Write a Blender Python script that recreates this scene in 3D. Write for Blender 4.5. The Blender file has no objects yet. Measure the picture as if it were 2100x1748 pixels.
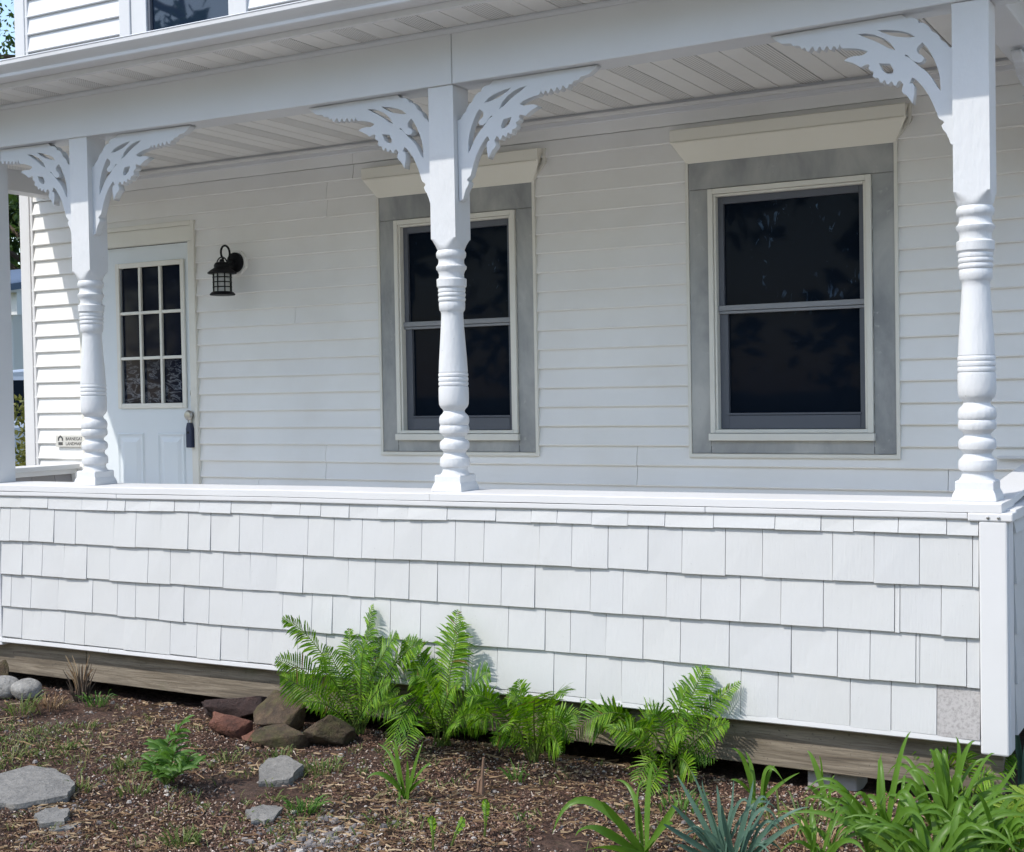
import bpy, bmesh, math, random
from mathutils import Vector, Matrix, noise
random.seed(7)
S = bpy.context.scene
COL = S.collection

# ------------------------------------------------------------------ camera, sky, sun, exposure
CAM = Vector((0.0, -4.5708, 0.3767))          # ledge top is z = 0, post fronts are y = 0
YAW, PITCH, ROLL, FPX = 29.452, -1.373, -1.0122, 2796.2
GZ = -0.97                                     # soil level
SUN_DIR = Vector((0.60, 1.0, -1.48)).normalized()   # the way the light travels

def cam_axes():
    a, b, c = (math.radians(v) for v in (YAW, PITCH, ROLL))
    f = Vector((-math.sin(a)*math.cos(b), math.cos(a)*math.cos(b), math.sin(b)))
    r = Vector((math.cos(a), math.sin(a), 0)); u = r.cross(f)
    return r*math.cos(c)+u*math.sin(c), -r*math.sin(c)+u*math.cos(c), f
CR, CU, CF = cam_axes()
cd = bpy.data.cameras.new('camera'); cam = bpy.data.objects.new('camera', cd); COL.objects.link(cam)
cam.matrix_world = Matrix(((CR.x, CU.x, -CF.x, CAM.x), (CR.y, CU.y, -CF.y, CAM.y), (CR.z, CU.z, -CF.z, CAM.z), (0, 0, 0, 1)))
cd.sensor_width = 36; cd.lens = FPX/2100*36; cd.clip_end = 2000; cd.clip_start = 0.05
S.camera = cam

W = bpy.data.worlds.new('World'); S.world = W; W.use_nodes = True
wn = W.node_tree.nodes; wl = W.node_tree.links
sky = wn.new('ShaderNodeTexSky'); sky.sky_type = 'NISHITA'; sky.sun_disc = False
sky.sun_elevation = math.asin(-SUN_DIR.z); sky.sun_rotation = math.atan2(-SUN_DIR.x, -SUN_DIR.y)
sky.air_density = 1.2; sky.dust_density = 1.0; sky.ozone_density = 1.2
wl.new(sky.outputs[0], wn['Background'].inputs[0]); wn['Background'].inputs[1].default_value = 0.15
sd = bpy.data.lights.new('sun', 'SUN'); sd.energy = 2.0; sd.angle = math.radians(0.5); sd.color = (1.0, 0.95, 0.87)
so = bpy.data.objects.new('sun', sd); COL.objects.link(so); so.rotation_euler = SUN_DIR.to_track_quat('-Z', 'Y').to_euler()
so.location = (-4, -6, 9)
V = S.view_settings
V.view_transform = 'Standard'; V.look = 'None'; V.gamma = 1; V.use_curve_mapping = False; V.exposure = 0.87

# ------------------------------------------------------------------ pixel of the photograph -> point of the place
def ray(u, v): return CF + CR*((u-1050)/FPX) - CU*((v-874)/FPX)
def at_y(u, v, y):
    d = ray(u, v); return CAM + d*((y-CAM.y)/d.y)
def at_z(u, v, z=GZ):
    d = ray(u, v); return CAM + d*((z-CAM.z)/d.z)
def at_d(u, v, depth): return CAM + ray(u, v)*depth
def ux(u, y, v=900): return at_y(u, v, y).x

# ------------------------------------------------------------------ mesh helpers
class MB:
    def __init__(s): s.v = []; s.f = []; s.m = []
    def add(s, vs, fs, mi=0):
        b = len(s.v); s.v += [tuple(p) for p in vs]
        for f in fs: s.f.append(tuple(b+i for i in f)); s.m.append(mi)
        return s
    def box(s, x0, x1, y0, y1, z0, z1, mi=0):
        return s.add([(x0,y0,z0),(x1,y0,z0),(x1,y1,z0),(x0,y1,z0),(x0,y0,z1),(x1,y0,z1),(x1,y1,z1),(x0,y1,z1)],
                     [(0,3,2,1),(4,5,6,7),(0,1,5,4),(1,2,6,5),(2,3,7,6),(3,0,4,7)], mi)
    def hexa(s, p, mi=0):
        return s.add(p, [(0,3,2,1),(4,5,6,7),(0,1,5,4),(1,2,6,5),(2,3,7,6),(3,0,4,7)], mi)
    def prism_x(s, prof, x0, x1, n=1, dz=None, mi=0):       # prof: (y, z) loop, extruded along x
        k = len(prof); vs = []; fs = []
        for i in range(n+1):
            x = x0+(x1-x0)*i/n; d = dz(x) if dz else 0
            vs += [(x, y, z+d) for y, z in prof]
        for i in range(n):
            for j in range(k):
                a = i*k+j; b = i*k+(j+1) % k
                fs.append((a, b, b+k, a+k))
        fs.append(tuple(range(k))[::-1]); fs.append(tuple(n*k+j for j in range(k)))
        return s.add(vs, fs, mi)
    def prism_y(s, prof, y0, y1, mi=0):                     # prof: (x, z)
        k = len(prof)
        vs = [(x, y0, z) for x, z in prof]+[(x, y1, z) for x, z in prof]
        fs = [(j, (j+1) % k, (j+1) % k+k, j+k) for j in range(k)]+[tuple(range(k))[::-1], tuple(k+j for j in range(k))]
        return s.add(vs, fs, mi)
    def lathe(s, prof, c, n=24, mi=0, ax='z'):              # prof: (radius, height)
        vs = []; k = len(prof)
        for r, h in prof:
            for i in range(n):
                a = 2*math.pi*i/n
                p = (r*math.cos(a), r*math.sin(a), h) if ax == 'z' else (r*math.cos(a), -h, r*math.sin(a))
                vs.append((c[0]+p[0], c[1]+p[1], c[2]+p[2]))
        fs = []
        for j in range(k-1):
            for i in range(n):
                fs.append((j*n+i, j*n+(i+1) % n, (j+1)*n+(i+1) % n, (j+1)*n+i))
        fs.append(tuple(range(n))[::-1]); fs.append(tuple((k-1)*n+i for i in range(n)))
        return s.add(vs, fs, mi)
    def tube(s, pts, r, n=8, mi=0):
        pts = [Vector(p) for p in pts]; vs = []; fs = []
        up = None
        for i, p in enumerate(pts):
            t = (pts[min(i+1, len(pts)-1)]-pts[max(i-1, 0)]).normalized()
            if up is None: up = t.orthogonal().normalized()
            up = (up-t*up.dot(t)).normalized(); sd_ = t.cross(up)
            rr = r[i] if isinstance(r, (list, tuple)) else r
            for k in range(n):
                a = 2*math.pi*k/n; vs.append(p+(up*math.cos(a)+sd_*math.sin(a))*rr)
        for i in range(len(pts)-1):
            for k in range(n):
                fs.append((i*n+k, i*n+(k+1) % n, (i+1)*n+(k+1) % n, (i+1)*n+k))
        fs.append(tuple(range(n))[::-1]); fs.append(tuple((len(pts)-1)*n+k for k in range(n)))
        return s.add(vs, fs, mi)
    def build(s, name, mat, parent=None, bevel=0, smooth=False, fix=True):
        o0 = Vector(parent['_o']) if parent is not None and '_o' in parent else Vector((0, 0, 0))
        me = bpy.data.meshes.new(name); me.from_pydata([tuple(Vector(p)-o0) for p in s.v], [], s.f)
        mats = mat if isinstance(mat, (list, tuple)) else [mat]
        for m in mats: me.materials.append(m)
        if len(mats) > 1: me.polygons.foreach_set('material_index', s.m)
        if fix:
            bm = bmesh.new(); bm.from_mesh(me); bmesh.ops.recalc_face_normals(bm, faces=bm.faces); bm.to_mesh(me); bm.free()
        if smooth:
            me.polygons.foreach_set('use_smooth', [True]*len(me.polygons))
            if smooth != 'all':
                try: me.set_sharp_from_angle(angle=math.radians(smooth if smooth is not True else 40))
                except Exception: pass
        o = bpy.data.objects.new(name, me); COL.objects.link(o)
        if parent is not None:
            o.parent = parent
            if '_o' in parent: o['_o'] = parent['_o']
        if bevel:
            b = o.modifiers.new('edge', 'BEVEL'); b.width = bevel; b.segments = 2; b.limit_method = 'ANGLE'; b.angle_limit = math.radians(40)
        return o

def tag(o, label=None, cat=None, group=None, kind=None):
    if label: o['label'] = label
    if cat: o['category'] = cat
    if group: o['group'] = group
    if kind: o['kind'] = kind
    return o
def thing(name, label, cat, loc=(0, 0, 0), group=None):
    o = bpy.data.objects.new(name, None); COL.objects.link(o); o.location = loc; o.empty_display_size = .1
    o['_o'] = tuple(loc); return tag(o, label, cat, group)
def lerp(a, b, t): return a+(b-a)*t

# ------------------------------------------------------------------ materials
def new_mat(name):
    m = bpy.data.materials.new(name); m.use_nodes = True
    nt = m.node_tree; return m, nt.nodes, nt.links, nt.nodes['Principled BSDF']
def pos_scaled(n, l, sc):
    g = n.new('ShaderNodeNewGeometry'); mp = n.new('ShaderNodeMapping'); mp.inputs['Scale'].default_value = sc
    l.new(g.outputs['Position'], mp.inputs['Vector']); return mp.outputs[0]
def nz(n, l, sc, scale=1, detail=4, rough=.55, dist=0):
    t = n.new('ShaderNodeTexNoise'); t.inputs['Scale'].default_value = scale; t.inputs['Detail'].default_value = detail
    t.inputs['Roughness'].default_value = rough; t.inputs['Distortion'].default_value = dist
    l.new(pos_scaled(n, l, sc), t.inputs['Vector']); return t.outputs['Fac']
def ramp(n, l, fac, stops):
    r = n.new('ShaderNodeValToRGB'); e = r.color_ramp.elements
    while len(e) < len(stops): e.new(.5)
    for i, (p, c) in enumerate(stops):
        e[i].position = p; e[i].color = (c, c, c, 1) if not isinstance(c, tuple) else (*c, 1)
    l.new(fac, r.inputs[0]); return r.outputs[0]
def mixc(n, l, fac, a, b, mode='MIX'):
    m = n.new('ShaderNodeMix'); m.data_type = 'RGBA'; m.blend_type = mode; m.clamp_factor = True
    for i, s_ in ((0, fac), (6, a), (7, b)):
        if isinstance(s_, tuple): m.inputs[i].default_value = (*s_, 1)
        elif isinstance(s_, (int, float)): m.inputs[i].default_value = s_
        else: l.new(s_, m.inputs[i])
    return m.outputs[2]
def add_bump(n, l, b, h, strength=.3, dist=.002, prev=None):
    k = n.new('ShaderNodeBump'); k.inputs['Strength'].default_value = strength; k.inputs['Distance'].default_value = dist
    l.new(h, k.inputs['Height'])
    if prev is not None: l.new(prev, k.inputs['Normal'])
    l.new(k.outputs[0], b.inputs['Normal']); return k.outputs[0]

def paint(name, col, rough=.5, grain=(1, 1, 1), gscale=30, bump=.25, dirt=.12, dcol=(.42, .41, .38), spots=.0, per=.0, bdist=.002):
    m, n, l, b = new_mat(name)
    big = ramp(n, l, nz(n, l, (1, 1, 1), 3.1, 5), [(.42, 0.), (.75, 1.)])
    mul = n.new('ShaderNodeMath'); mul.operation = 'MULTIPLY'; mul.inputs[1].default_value = dirt; l.new(big, mul.inputs[0])
    c = mixc(n, l, mul.outputs[0], col, dcol)
    if per:
        oi = n.new('ShaderNodeObjectInfo')
        r = ramp(n, l, oi.outputs['Random'], [(0., (1-per, 1-per*.95, 1-per*.8)), (.5, (1, 1, 1)), (1., (1-per*.55, 1-per*.6, 1-per*.8))])
        c = mixc(n, l, 1.0, c, r, 'MULTIPLY')
    if spots:
        sp = ramp(n, l, nz(n, l, (1, 1, 1), 95, 3, .7), [(.70, 0.), (.74, 1.)])
        k = n.new('ShaderNodeMath'); k.operation = 'MULTIPLY'; k.inputs[1].default_value = spots; l.new(sp, k.inputs[0])
        c = mixc(n, l, k.outputs[0], c, (.16, .15, .14))
    l.new(c, b.inputs['Base Color']); b.inputs['Roughness'].default_value = rough
    b.inputs['Specular IOR Level'].default_value = .35
    p = add_bump(n, l, b, nz(n, l, grain, gscale, 5, .6), bump, bdist)
    add_bump(n, l, b, nz(n, l, (1, 1, 1), 9, 3), bump*.8, .004, p)
    return m
WHITE = (.80, .80, .80)
M = {}
M['trim'] = paint('white_trim_paint', (.695, .695, .70), .45, (1, 1, 1), 40, .12, .10)
M['post'] = paint('thick_old_white_paint', (.675, .685, .70), .42, (1, 1, .28), 60, .9, .12, spots=.45, bdist=.003)
M['bracket'] = paint('bracket_paint', (.63, .65, .675), .5, (1, 1, 1), 55, .35, .12, spots=.25)
M['beam'] = paint('beam_coil_stock', (.655, .665, .68), .42, (.3, 1, 1), 14, .06, .10)
M['gutter'] = paint('gutter_enamel', (.67, .67, .68), .38, (.2, 1, 1), 12, .05, .22, (.45, .43, .40))
M['shingle'] = paint('white_cedar_shingle', (.595, .60, .60), .55, (1, 1, .05), 160, .6, .16, (.52, .51, .47), spots=.28, per=.035)
M['backing'] = paint('wall_backing', (.50, .50, .50), .7)
M['shingle_stained'] = paint('speckled_shingle', (.46, .44, .435), .6, (1, 1, .4), 150, .5, .8, (.27, .25, .25), spots=.45)
_n = M['shingle_stained'].node_tree
for _q in _n.nodes:
    if _q.type == 'VALTORGB' and abs(_q.color_ramp.elements[0].position-.70) < .01: _q.color_ramp.elements[0].position = .46; _q.color_ramp.elements[1].position = .64
M['inner_shingle'] = paint('unpainted_grey_shingle', (.33, .315, .32), .65, (1, 1, .05), 140, .4, .2, (.2, .19, .19), per=.12)
M['siding'] = paint('old_white_vinyl', (.86, .85, .825), .5, (.04, 1, 1), 140, .10, .20, (.64, .60, .52), per=.035)
M['siding_new'] = paint('upper_white_vinyl', (.74, .74, .75), .45, (.04, 1, 1), 140, .08, .04)
M['cream'] = paint('cream_head_trim', (.83, .80, .70), .45, (.1, 1, 1), 30, .1, .08, (.5, .45, .36), spots=.2)
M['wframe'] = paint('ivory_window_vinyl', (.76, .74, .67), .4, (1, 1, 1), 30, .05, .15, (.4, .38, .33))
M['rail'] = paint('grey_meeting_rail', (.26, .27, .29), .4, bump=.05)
M['sash'] = paint('dark_grey_sash', (.115, .125, .15), .4, (1, 1, 1), 30, .05, .15, (.1, .1, .1))  # the sash's own dark blue grey
M['ceiling'] = paint('vinyl_soffit', (.78, .77, .745), .5, (1, .05, 1), 60, .05, .14, (.5, .48, .44))
M['door'] = paint('pale_grey_door', (.72, .765, .79), .4, (1, 1, 1), 30, .06, .05)
M['floor'] = paint('pale_grey_deck_paint', (.80, .78, .75), .5, (.1, 1, 1), 30, .2, .3)
M['black'] = paint('black_lantern_metal', (.008, .008, .010), .5, (1, 1, 1), 80, .2, .0)
M['black'].node_tree.nodes['Principled BSDF'].inputs['Specular IOR Level'].default_value = .15
M['brass'] = paint('brushed_nickel', (.45, .44, .42), .3); M['brass'].node_tree.nodes['Principled BSDF'].inputs['Metallic'].default_value = .9
M['navy'] = paint('navy_lockbox', (.025, .035, .075), .5)
M['dark'] = paint('dark_void', (.02, .02, .02), .9)
M['plaque'] = paint('plaque_face', (.60, .585, .54), .5, dirt=.15)
M['ink'] = paint('plaque_ink', (.06, .06, .06), .6)
M['concrete'] = paint('concrete', (.36, .34, .32), .9, (1, 1, 1), 60, .6, .4, (.2, .18, .15))
M['roof'] = paint('asphalt_shingle_roof', (.10, .10, .105), .9, (1, 1, 1), 60, .5, .3, (.05, .05, .05))
M['blue_roof'] = paint('blue_grey_roof', (.10, .14, .21), .8, (1, 1, 1), 30, .4, .2, (.05, .06, .08))

def mat_casing():
    m, n, l, b = new_mat('weathered_grey_casing')
    a = nz(n, l, (1, 1, .5), 4.5, 5, .6, .4); k = nz(n, l, (1, 1, 1), 26, 4)
    c = ramp(n, l, a, [(.32, (.24, .25, .255)), (.5, (.36, .365, .36)), (.68, (.48, .48, .46))])
    sp = ramp(n, l, k, [(.66, 0.), (.74, .5)])
    c = mixc(n, l, sp, c, (.5, .5, .48))
    sp2 = ramp(n, l, nz(n, l, (1, 1, .6), 34, 4, .7), [(.68, 0.), (.76, .6)])
    c = mixc(n, l, sp2, c, (.10, .10, .10))
    l.new(c, b.inputs['Base Color']); b.inputs['Roughness'].default_value = .5; b.inputs['Metallic'].default_value = .15
    add_bump(n, l, b, k, .15, .002); return m
M['casing'] = mat_casing()
def mat_glass(name, col, rough, spec, streak=0):
    m, n, l, b = new_mat(name)
    c = None
    if streak < 0:  # reflected glints painted as pale blue wisps into the upper panes' colour
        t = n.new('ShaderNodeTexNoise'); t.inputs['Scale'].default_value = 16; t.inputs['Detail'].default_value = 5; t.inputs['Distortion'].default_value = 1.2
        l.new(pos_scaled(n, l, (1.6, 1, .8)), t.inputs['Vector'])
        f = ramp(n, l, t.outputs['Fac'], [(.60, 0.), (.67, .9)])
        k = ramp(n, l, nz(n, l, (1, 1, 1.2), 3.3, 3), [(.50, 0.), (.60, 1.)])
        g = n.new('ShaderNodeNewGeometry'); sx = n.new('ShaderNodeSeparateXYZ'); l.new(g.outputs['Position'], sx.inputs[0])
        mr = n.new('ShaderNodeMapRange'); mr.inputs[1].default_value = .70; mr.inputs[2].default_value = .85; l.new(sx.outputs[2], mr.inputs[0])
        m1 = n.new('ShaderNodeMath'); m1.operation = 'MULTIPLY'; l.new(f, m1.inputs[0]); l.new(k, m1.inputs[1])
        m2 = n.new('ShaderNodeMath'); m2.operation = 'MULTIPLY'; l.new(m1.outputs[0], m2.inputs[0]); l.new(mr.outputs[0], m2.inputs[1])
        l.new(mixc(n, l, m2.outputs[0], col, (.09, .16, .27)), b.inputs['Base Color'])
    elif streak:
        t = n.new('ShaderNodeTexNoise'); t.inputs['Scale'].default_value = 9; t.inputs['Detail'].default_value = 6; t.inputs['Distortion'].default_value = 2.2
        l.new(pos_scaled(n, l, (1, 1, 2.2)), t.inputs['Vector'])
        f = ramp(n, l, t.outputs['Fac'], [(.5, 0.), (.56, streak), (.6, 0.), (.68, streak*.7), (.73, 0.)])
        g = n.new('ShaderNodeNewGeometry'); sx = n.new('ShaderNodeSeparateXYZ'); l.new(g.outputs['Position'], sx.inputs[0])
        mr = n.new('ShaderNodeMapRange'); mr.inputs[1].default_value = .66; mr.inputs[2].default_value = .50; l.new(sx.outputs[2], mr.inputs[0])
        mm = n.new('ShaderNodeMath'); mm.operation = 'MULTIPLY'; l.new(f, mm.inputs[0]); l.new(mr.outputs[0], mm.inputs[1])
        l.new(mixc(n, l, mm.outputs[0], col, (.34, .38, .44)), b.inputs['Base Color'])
    else: b.inputs['Base Color'].default_value = (*col, 1)
    b.inputs['Roughness'].default_value = rough; b.inputs['Specular IOR Level'].default_value = spec
    add_bump(n, l, b, nz(n, l, (1, 1, 1), 2.2, 2), .03, .02)
    return m
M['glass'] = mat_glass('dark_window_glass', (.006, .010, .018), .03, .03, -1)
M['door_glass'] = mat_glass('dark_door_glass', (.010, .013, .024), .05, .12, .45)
M['up_glass'] = mat_glass('upper_window_glass', (.012, .022, .042), .02, .7)
m, n, l, b = new_mat('lantern_glass'); b.inputs['Base Color'].default_value = (.75, .76, .75, 1); b.inputs['Roughness'].default_value = .25; M['lglass'] = m
b.inputs['Transmission Weight'].default_value = .5

def mat_vent():
    m, n, l, b = new_mat('vented_soffit')
    g = n.new('ShaderNodeNewGeometry'); sx = n.new('ShaderNodeSeparateXYZ'); l.new(g.outputs['Position'], sx.inputs[0])
    def saw(o, per, duty):
        a = n.new('ShaderNodeMath'); a.operation = 'MULTIPLY'; a.inputs[1].default_value = 1/per; l.new(o, a.inputs[0])
        f = n.new('ShaderNodeMath'); f.operation = 'FRACT'; l.new(a.outputs[0], f.inputs[0])
        c = n.new('ShaderNodeMath'); c.operation = 'LESS_THAN'; c.inputs[1].default_value = duty; l.new(f.outputs[0], c.inputs[0]); return c.outputs[0]
    h = n.new('ShaderNodeMath'); h.operation = 'MULTIPLY'; l.new(saw(sx.outputs[0], .0128, .5), h.inputs[0]); l.new(saw(sx.outputs[1], .011, .55), h.inputs[1])
    c = mixc(n, l, h.outputs[0], (.76, .75, .725), (.30, .295, .285))
    l.new(c, b.inputs['Base Color']); b.inputs['Roughness'].default_value = .5
    return m
M['vent'] = mat_vent()
def mat_wood():
    m, n, l, b = new_mat('weathered_grey_timber')
    g = nz(n, l, (.6, 8, 9), 4, 7, .7, .6); fine = nz(n, l, (1.2, 30, 34), 4, 5, .7)
    c = ramp(n, l, g, [(.25, (.08, .062, .046)), (.45, (.17, .138, .10)), (.62, (.29, .245, .185)), (.8, (.15, .122, .09))])
    c = mixc(n, l, ramp(n, l, fine, [(.45, 0.), (.72, .55)]), c, (.06, .05, .042))
    moss = ramp(n, l, nz(n, l, (1, 1, 1.6), 2.4, 6, .65), [(.56, 0.), (.72, .75)])
    c = mixc(n, l, moss, c, (.10, .11, .05))
    sp = ramp(n, l, nz(n, l, (1, 1, 1), 60, 4, .7), [(.62, 0.), (.70, .8)])
    c = mixc(n, l, sp, c, (.03, .028, .025))
    l.new(c, b.inputs['Base Color']); b.inputs['Roughness'].default_value = .85
    add_bump(n, l, b, fine, .5, .004); return m
M['wood'] = mat_wood()
def mat_ground():
    m, n, l, b = new_mat('mulch_soil_and_lawn')
    a = nz(n, l, (1, 1, 1), 2.2, 6, .65); f = nz(n, l, (1, 1, 1), 46, 6, .75); k = nz(n, l, (1, 1, 1), 110, 4, .8)
    soil = ramp(n, l, f, [(.28, (.024, .015, .012)), (.45, (.062, .038, .029)), (.58, (.125, .074, .054)), (.75, (.22, .145, .11))])
    soil = mixc(n, l, ramp(n, l, a, [(.48, 0.), (.66, .7)]), soil, (.030, .022, .019))
    soil = mixc(n, l, ramp(n, l, nz(n, l, (1, 1, 1), 1.7, 6, .7), [(.50, 0.), (.64, .4)]), soil, (.155, .115, .095))
    soil = mixc(n, l, ramp(n, l, k, [(.66, 0.), (.72, .7)]), soil, (.30, .24, .19))
    green = ramp(n, l, nz(n, l, (1, 1, 1), 7, 5, .7), [(.60, 0.), (.70, .35)])
    soil = mixc(n, l, green, soil, (.07, .085, .03))
    lawn = ramp(n, l, nz(n, l, (1, 1, 1), 3, 8, .75), [(.3, (.06, .075, .03)), (.6, (.11, .125, .05)), (.8, (.21, .19, .11))])
    g = n.new('ShaderNodeNewGeometry'); sx = n.new('ShaderNodeSeparateXYZ'); l.new(g.outputs['Position'], sx.inputs[0])
    mr = n.new('ShaderNodeMapRange'); mr.inputs[1].default_value = -2.9; mr.inputs[2].default_value = -3.3; l.new(sx.outputs[1], mr.inputs[0])
    mx = n.new('ShaderNodeMapRange'); mx.inputs[1].default_value = -9; mx.inputs[2].default_value = -9.5; l.new(sx.outputs[0], mx.inputs[0])
    mm = n.new('ShaderNodeMath'); mm.operation = 'MAXIMUM'; l.new(mr.outputs[0], mm.inputs[0]); l.new(mx.outputs[0], mm.inputs[1])
    l.new(mixc(n, l, mm.outputs[0], soil, lawn), b.inputs['Base Color']); b.inputs['Roughness'].default_value = .95
    b.inputs['Specular IOR Level'].default_value = .15
    p = add_bump(n, l, b, f, .9, .02); add_bump(n, l, b, k, .6, .008, p); return m
M['ground'] = mat_ground()
def mat_rand(name, stops, rough=.85, noisy=0, spec=.2, bump=.5):      # colour per loose piece
    m, n, l, b = new_mat(name)
    g = n.new('ShaderNodeNewGeometry'); c = ramp(n, l, g.outputs['Random Per Island'], stops)
    if noisy: c = mixc(n, l, noisy, c, ramp(n, l, nz(n, l, (1, 1, 1), 60, 5, .7), [(.3, (.3, .3, .3)), (.7, (1, 1, 1))]), 'MULTIPLY')
    l.new(c, b.inputs['Base Color']); b.inputs['Roughness'].default_value = rough; b.inputs['Specular IOR Level'].default_value = spec
    return m
M['chips'] = mat_rand('bark_chips', [(0., (.025, .016, .013)), (.3, (.075, .042, .03)), (.6, (.15, .082, .056)), (.8, (.24, .145, .10)), (.92, (.38, .27, .20)), (1., (.62, .54, .46))])
M['bark_tan'] = paint('tan_stick', (.24, .15, .10), .8, (1, 1, .2), 60, .6, .5, (.10, .06, .04))
M['straw'] = mat_rand('dry_straw', [(0., (.13, .075, .04)), (.5, (.24, .155, .085)), (1., (.42, .32, .20))])
M['pebble'] = mat_rand('pebbles', [(0., (.10, .095, .095)), (.4, (.20, .18, .175)), (.75, (.34, .30, .27)), (1., (.60, .55, .50))], .75, .5)
def leaf_mat(name, stops, rough=.45, trans=.35, vein=0):
    m, n, l, b = new_mat(name)
    g = n.new('ShaderNodeNewGeometry'); c = ramp(n, l, g.outputs['Random Per Island'], stops)
    c = mixc(n, l, .5, c, ramp(n, l, nz(n, l, (1, 1, 1), 25, 3), [(.3, (.62, .66, .55)), (.7, (1, 1, 1))]), 'MULTIPLY')
    l.new(c, b.inputs['Base Color']); b.inputs['Roughness'].default_value = rough; b.inputs['Specular IOR Level'].default_value = .3
    t = n.new('ShaderNodeBsdfTranslucent'); hs = n.new('ShaderNodeHueSaturation'); hs.inputs['Value'].default_value = 1.5; hs.inputs['Saturation'].default_value = 1.1
    l.new(c, hs.inputs['Color']); l.new(hs.outputs[0], t.inputs['Color'])
    mx = n.new('ShaderNodeMixShader'); mx.inputs[0].default_value = trans
    l.new(b.outputs[0], mx.inputs[1]); l.new(t.outputs[0], mx.inputs[2]); l.new(mx.outputs[0], n['Material Output'].inputs[0])
    return m
M['fern'] = leaf_mat('fern_green', [(0., (.16, .12, .03)), (.02, (.16, .12, .03)), (.04, (.04, .115, .008)), (.5, (.11, .25, .014)), (1., (.235, .385, .03))])
M['fern_stem'] = leaf_mat('fern_stalk', [(0., (.10, .15, .03)), (1., (.12, .17, .04))], .5, .1)
M['fern_lime'] = leaf_mat('lime_fern_green', [(0., (.16, .26, .03)), (1., (.26, .36, .06))])
M['lily'] = leaf_mat('daylily_green', [(0., (.035, .10, .012)), (.4, (.08, .18, .022)), (.8, (.15, .27, .04)), (.94, (.26, .33, .07)), (1., (.36, .30, .12))], .38)
M['daff'] = leaf_mat('bluish_leaf_green', [(0., (.055, .12, .085)), (.5, (.085, .16, .12)), (1., (.13, .21, .16))], .45, .25)
M['weed'] = leaf_mat('weed_green', [(0., (.05, .12, .02)), (.5, (.09, .19, .035)), (1., (.15, .26, .06))])
M['grass'] = leaf_mat('grass_green', [(0., (.07, .12, .03)), (.5, (.13, .18, .05)), (.8, (.20, .23, .08)), (1., (.36, .31, .17))])
M['tree'] = leaf_mat('tree_leaf', [(0., (.025, .05, .012)), (.5, (.05, .09, .02)), (1., (.10, .15, .035))], .5, .3)
M['tree_light'] = leaf_mat('light_tree_leaf', [(0., (.07, .11, .02)), (.5, (.12, .17, .035)), (1., (.18, .23, .06))], .5, .35)
M['bush'] = leaf_mat('bush_leaf', [(0., (.08, .10, .02)), (.5, (.16, .17, .04)), (1., (.27, .25, .08))], .5, .3)
M['bark'] = paint('bark', (.10, .075, .055), .9, (1, 1, .2), 30, .9, .5, (.04, .03, .025), bdist=.02)
def mat_stone(name, c1, c2, c3, sc=14, moss=0):
    m, n, l, b = new_mat(name)
    a = nz(n, l, (1, 1, 1), sc, 7, .68); f = nz(n, l, (1, 1, 1), sc*6, 5, .7)
    c = ramp(n, l, a, [(.3, c1), (.5, c2), (.7, c3)])
    c = mixc(n, l, .6, c, ramp(n, l, f, [(.3, (.45, .45, .45)), (.65, (1, 1, 1))]), 'MULTIPLY')
    if moss: c = mixc(n, l, ramp(n, l, nz(n, l, (1, 1, 1), 9, 6, .7), [(.45, 0.), (.62, moss)]), c, (.10, .10, .03))
    l.new(c, b.inputs['Base Color']); b.inputs['Roughness'].default_value = .85
    p = add_bump(n, l, b, a, 1.0, .03); add_bump(n, l, b, f, .9, .008, p); return m
M['redstone'] = mat_stone('red_sandstone', (.08, .034, .024), (.17, .066, .042), (.24, .11, .07))
M['darkred'] = mat_stone('dark_red_stone', (.025, .014, .013), (.05, .026, .022), (.085, .045, .038))
M['mossstone'] = mat_stone('mossy_brown_stone', (.045, .030, .020), (.10, .066, .040), (.18, .12, .07), sc=20, moss=.6)
M['cobble'] = mat_stone('grey_cobble', (.22, .21, .20), (.33, .32, .30), (.42, .41, .39), 10)
M['slate'] = mat_stone('grey_flagstone', (.17, .162, .15), (.225, .215, .198), (.275, .26, .238), 7)
M['asphalt'] = mat_stone('asphalt', (.04, .04, .042), (.055, .055, .055), (.07, .07, .07), 20)
M['bounce_concrete'] = paint('pale_bounce_concrete', (.58, .56, .53), .85, (1, 1, 1), 40, .4, .3, (.3, .28, .25))  # pale so the added slab throws light up at the porch
M['carpaint'] = paint('silver_blue_car_paint', (.45, .52, .62), .25, bump=.01, dirt=.02)
M['tyre'] = paint('tyre_rubber', (.02, .02, .02), .8)

# ------------------------------------------------------------------ ground, added light bouncing slab, street
def spaced(fine0, fine1, step, far):
    a = []; x = fine0
    while x < fine1: a.append(x); x += step
    a.append(fine1); d = step; lo = [fine0]; hi = [fine1]
    while hi[-1] < far: d *= 1.5; hi.append(hi[-1]+d); lo.append(lo[-1]-d)
    return lo[:0:-1]+a+hi[1:]
def gh(x, y):
    d = max(0, max(-9-x, x-1.5, -3.2-y, y-1.2)); k = max(0., 1-d/1.5)
    h = noise.noise(Vector((x*1.3, y*1.3, 0)))*.022+noise.noise(Vector((x*5, y*5, 3)))*.010+noise.noise(Vector((x*16, y*16, 7)))*.006+noise.noise(Vector((x*42, y*42, 1)))*.003
    return GZ-.005+h*k-.035*min(1, max(0, (y+.16)/.2))
XS = spaced(-8.4, .6, .022, 420); YS = spaced(-2.2, .5, .022, 420)
g = MB(); nx = len(XS)
for y in YS:
    for x in XS: g.v.append((x, y, gh(x, y)))
for j in range(len(YS)-1):
    for i in range(nx-1): g.f.append((j*nx+i, j*nx+i+1, (j+1)*nx+i+1, (j+1)*nx+i))
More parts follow.
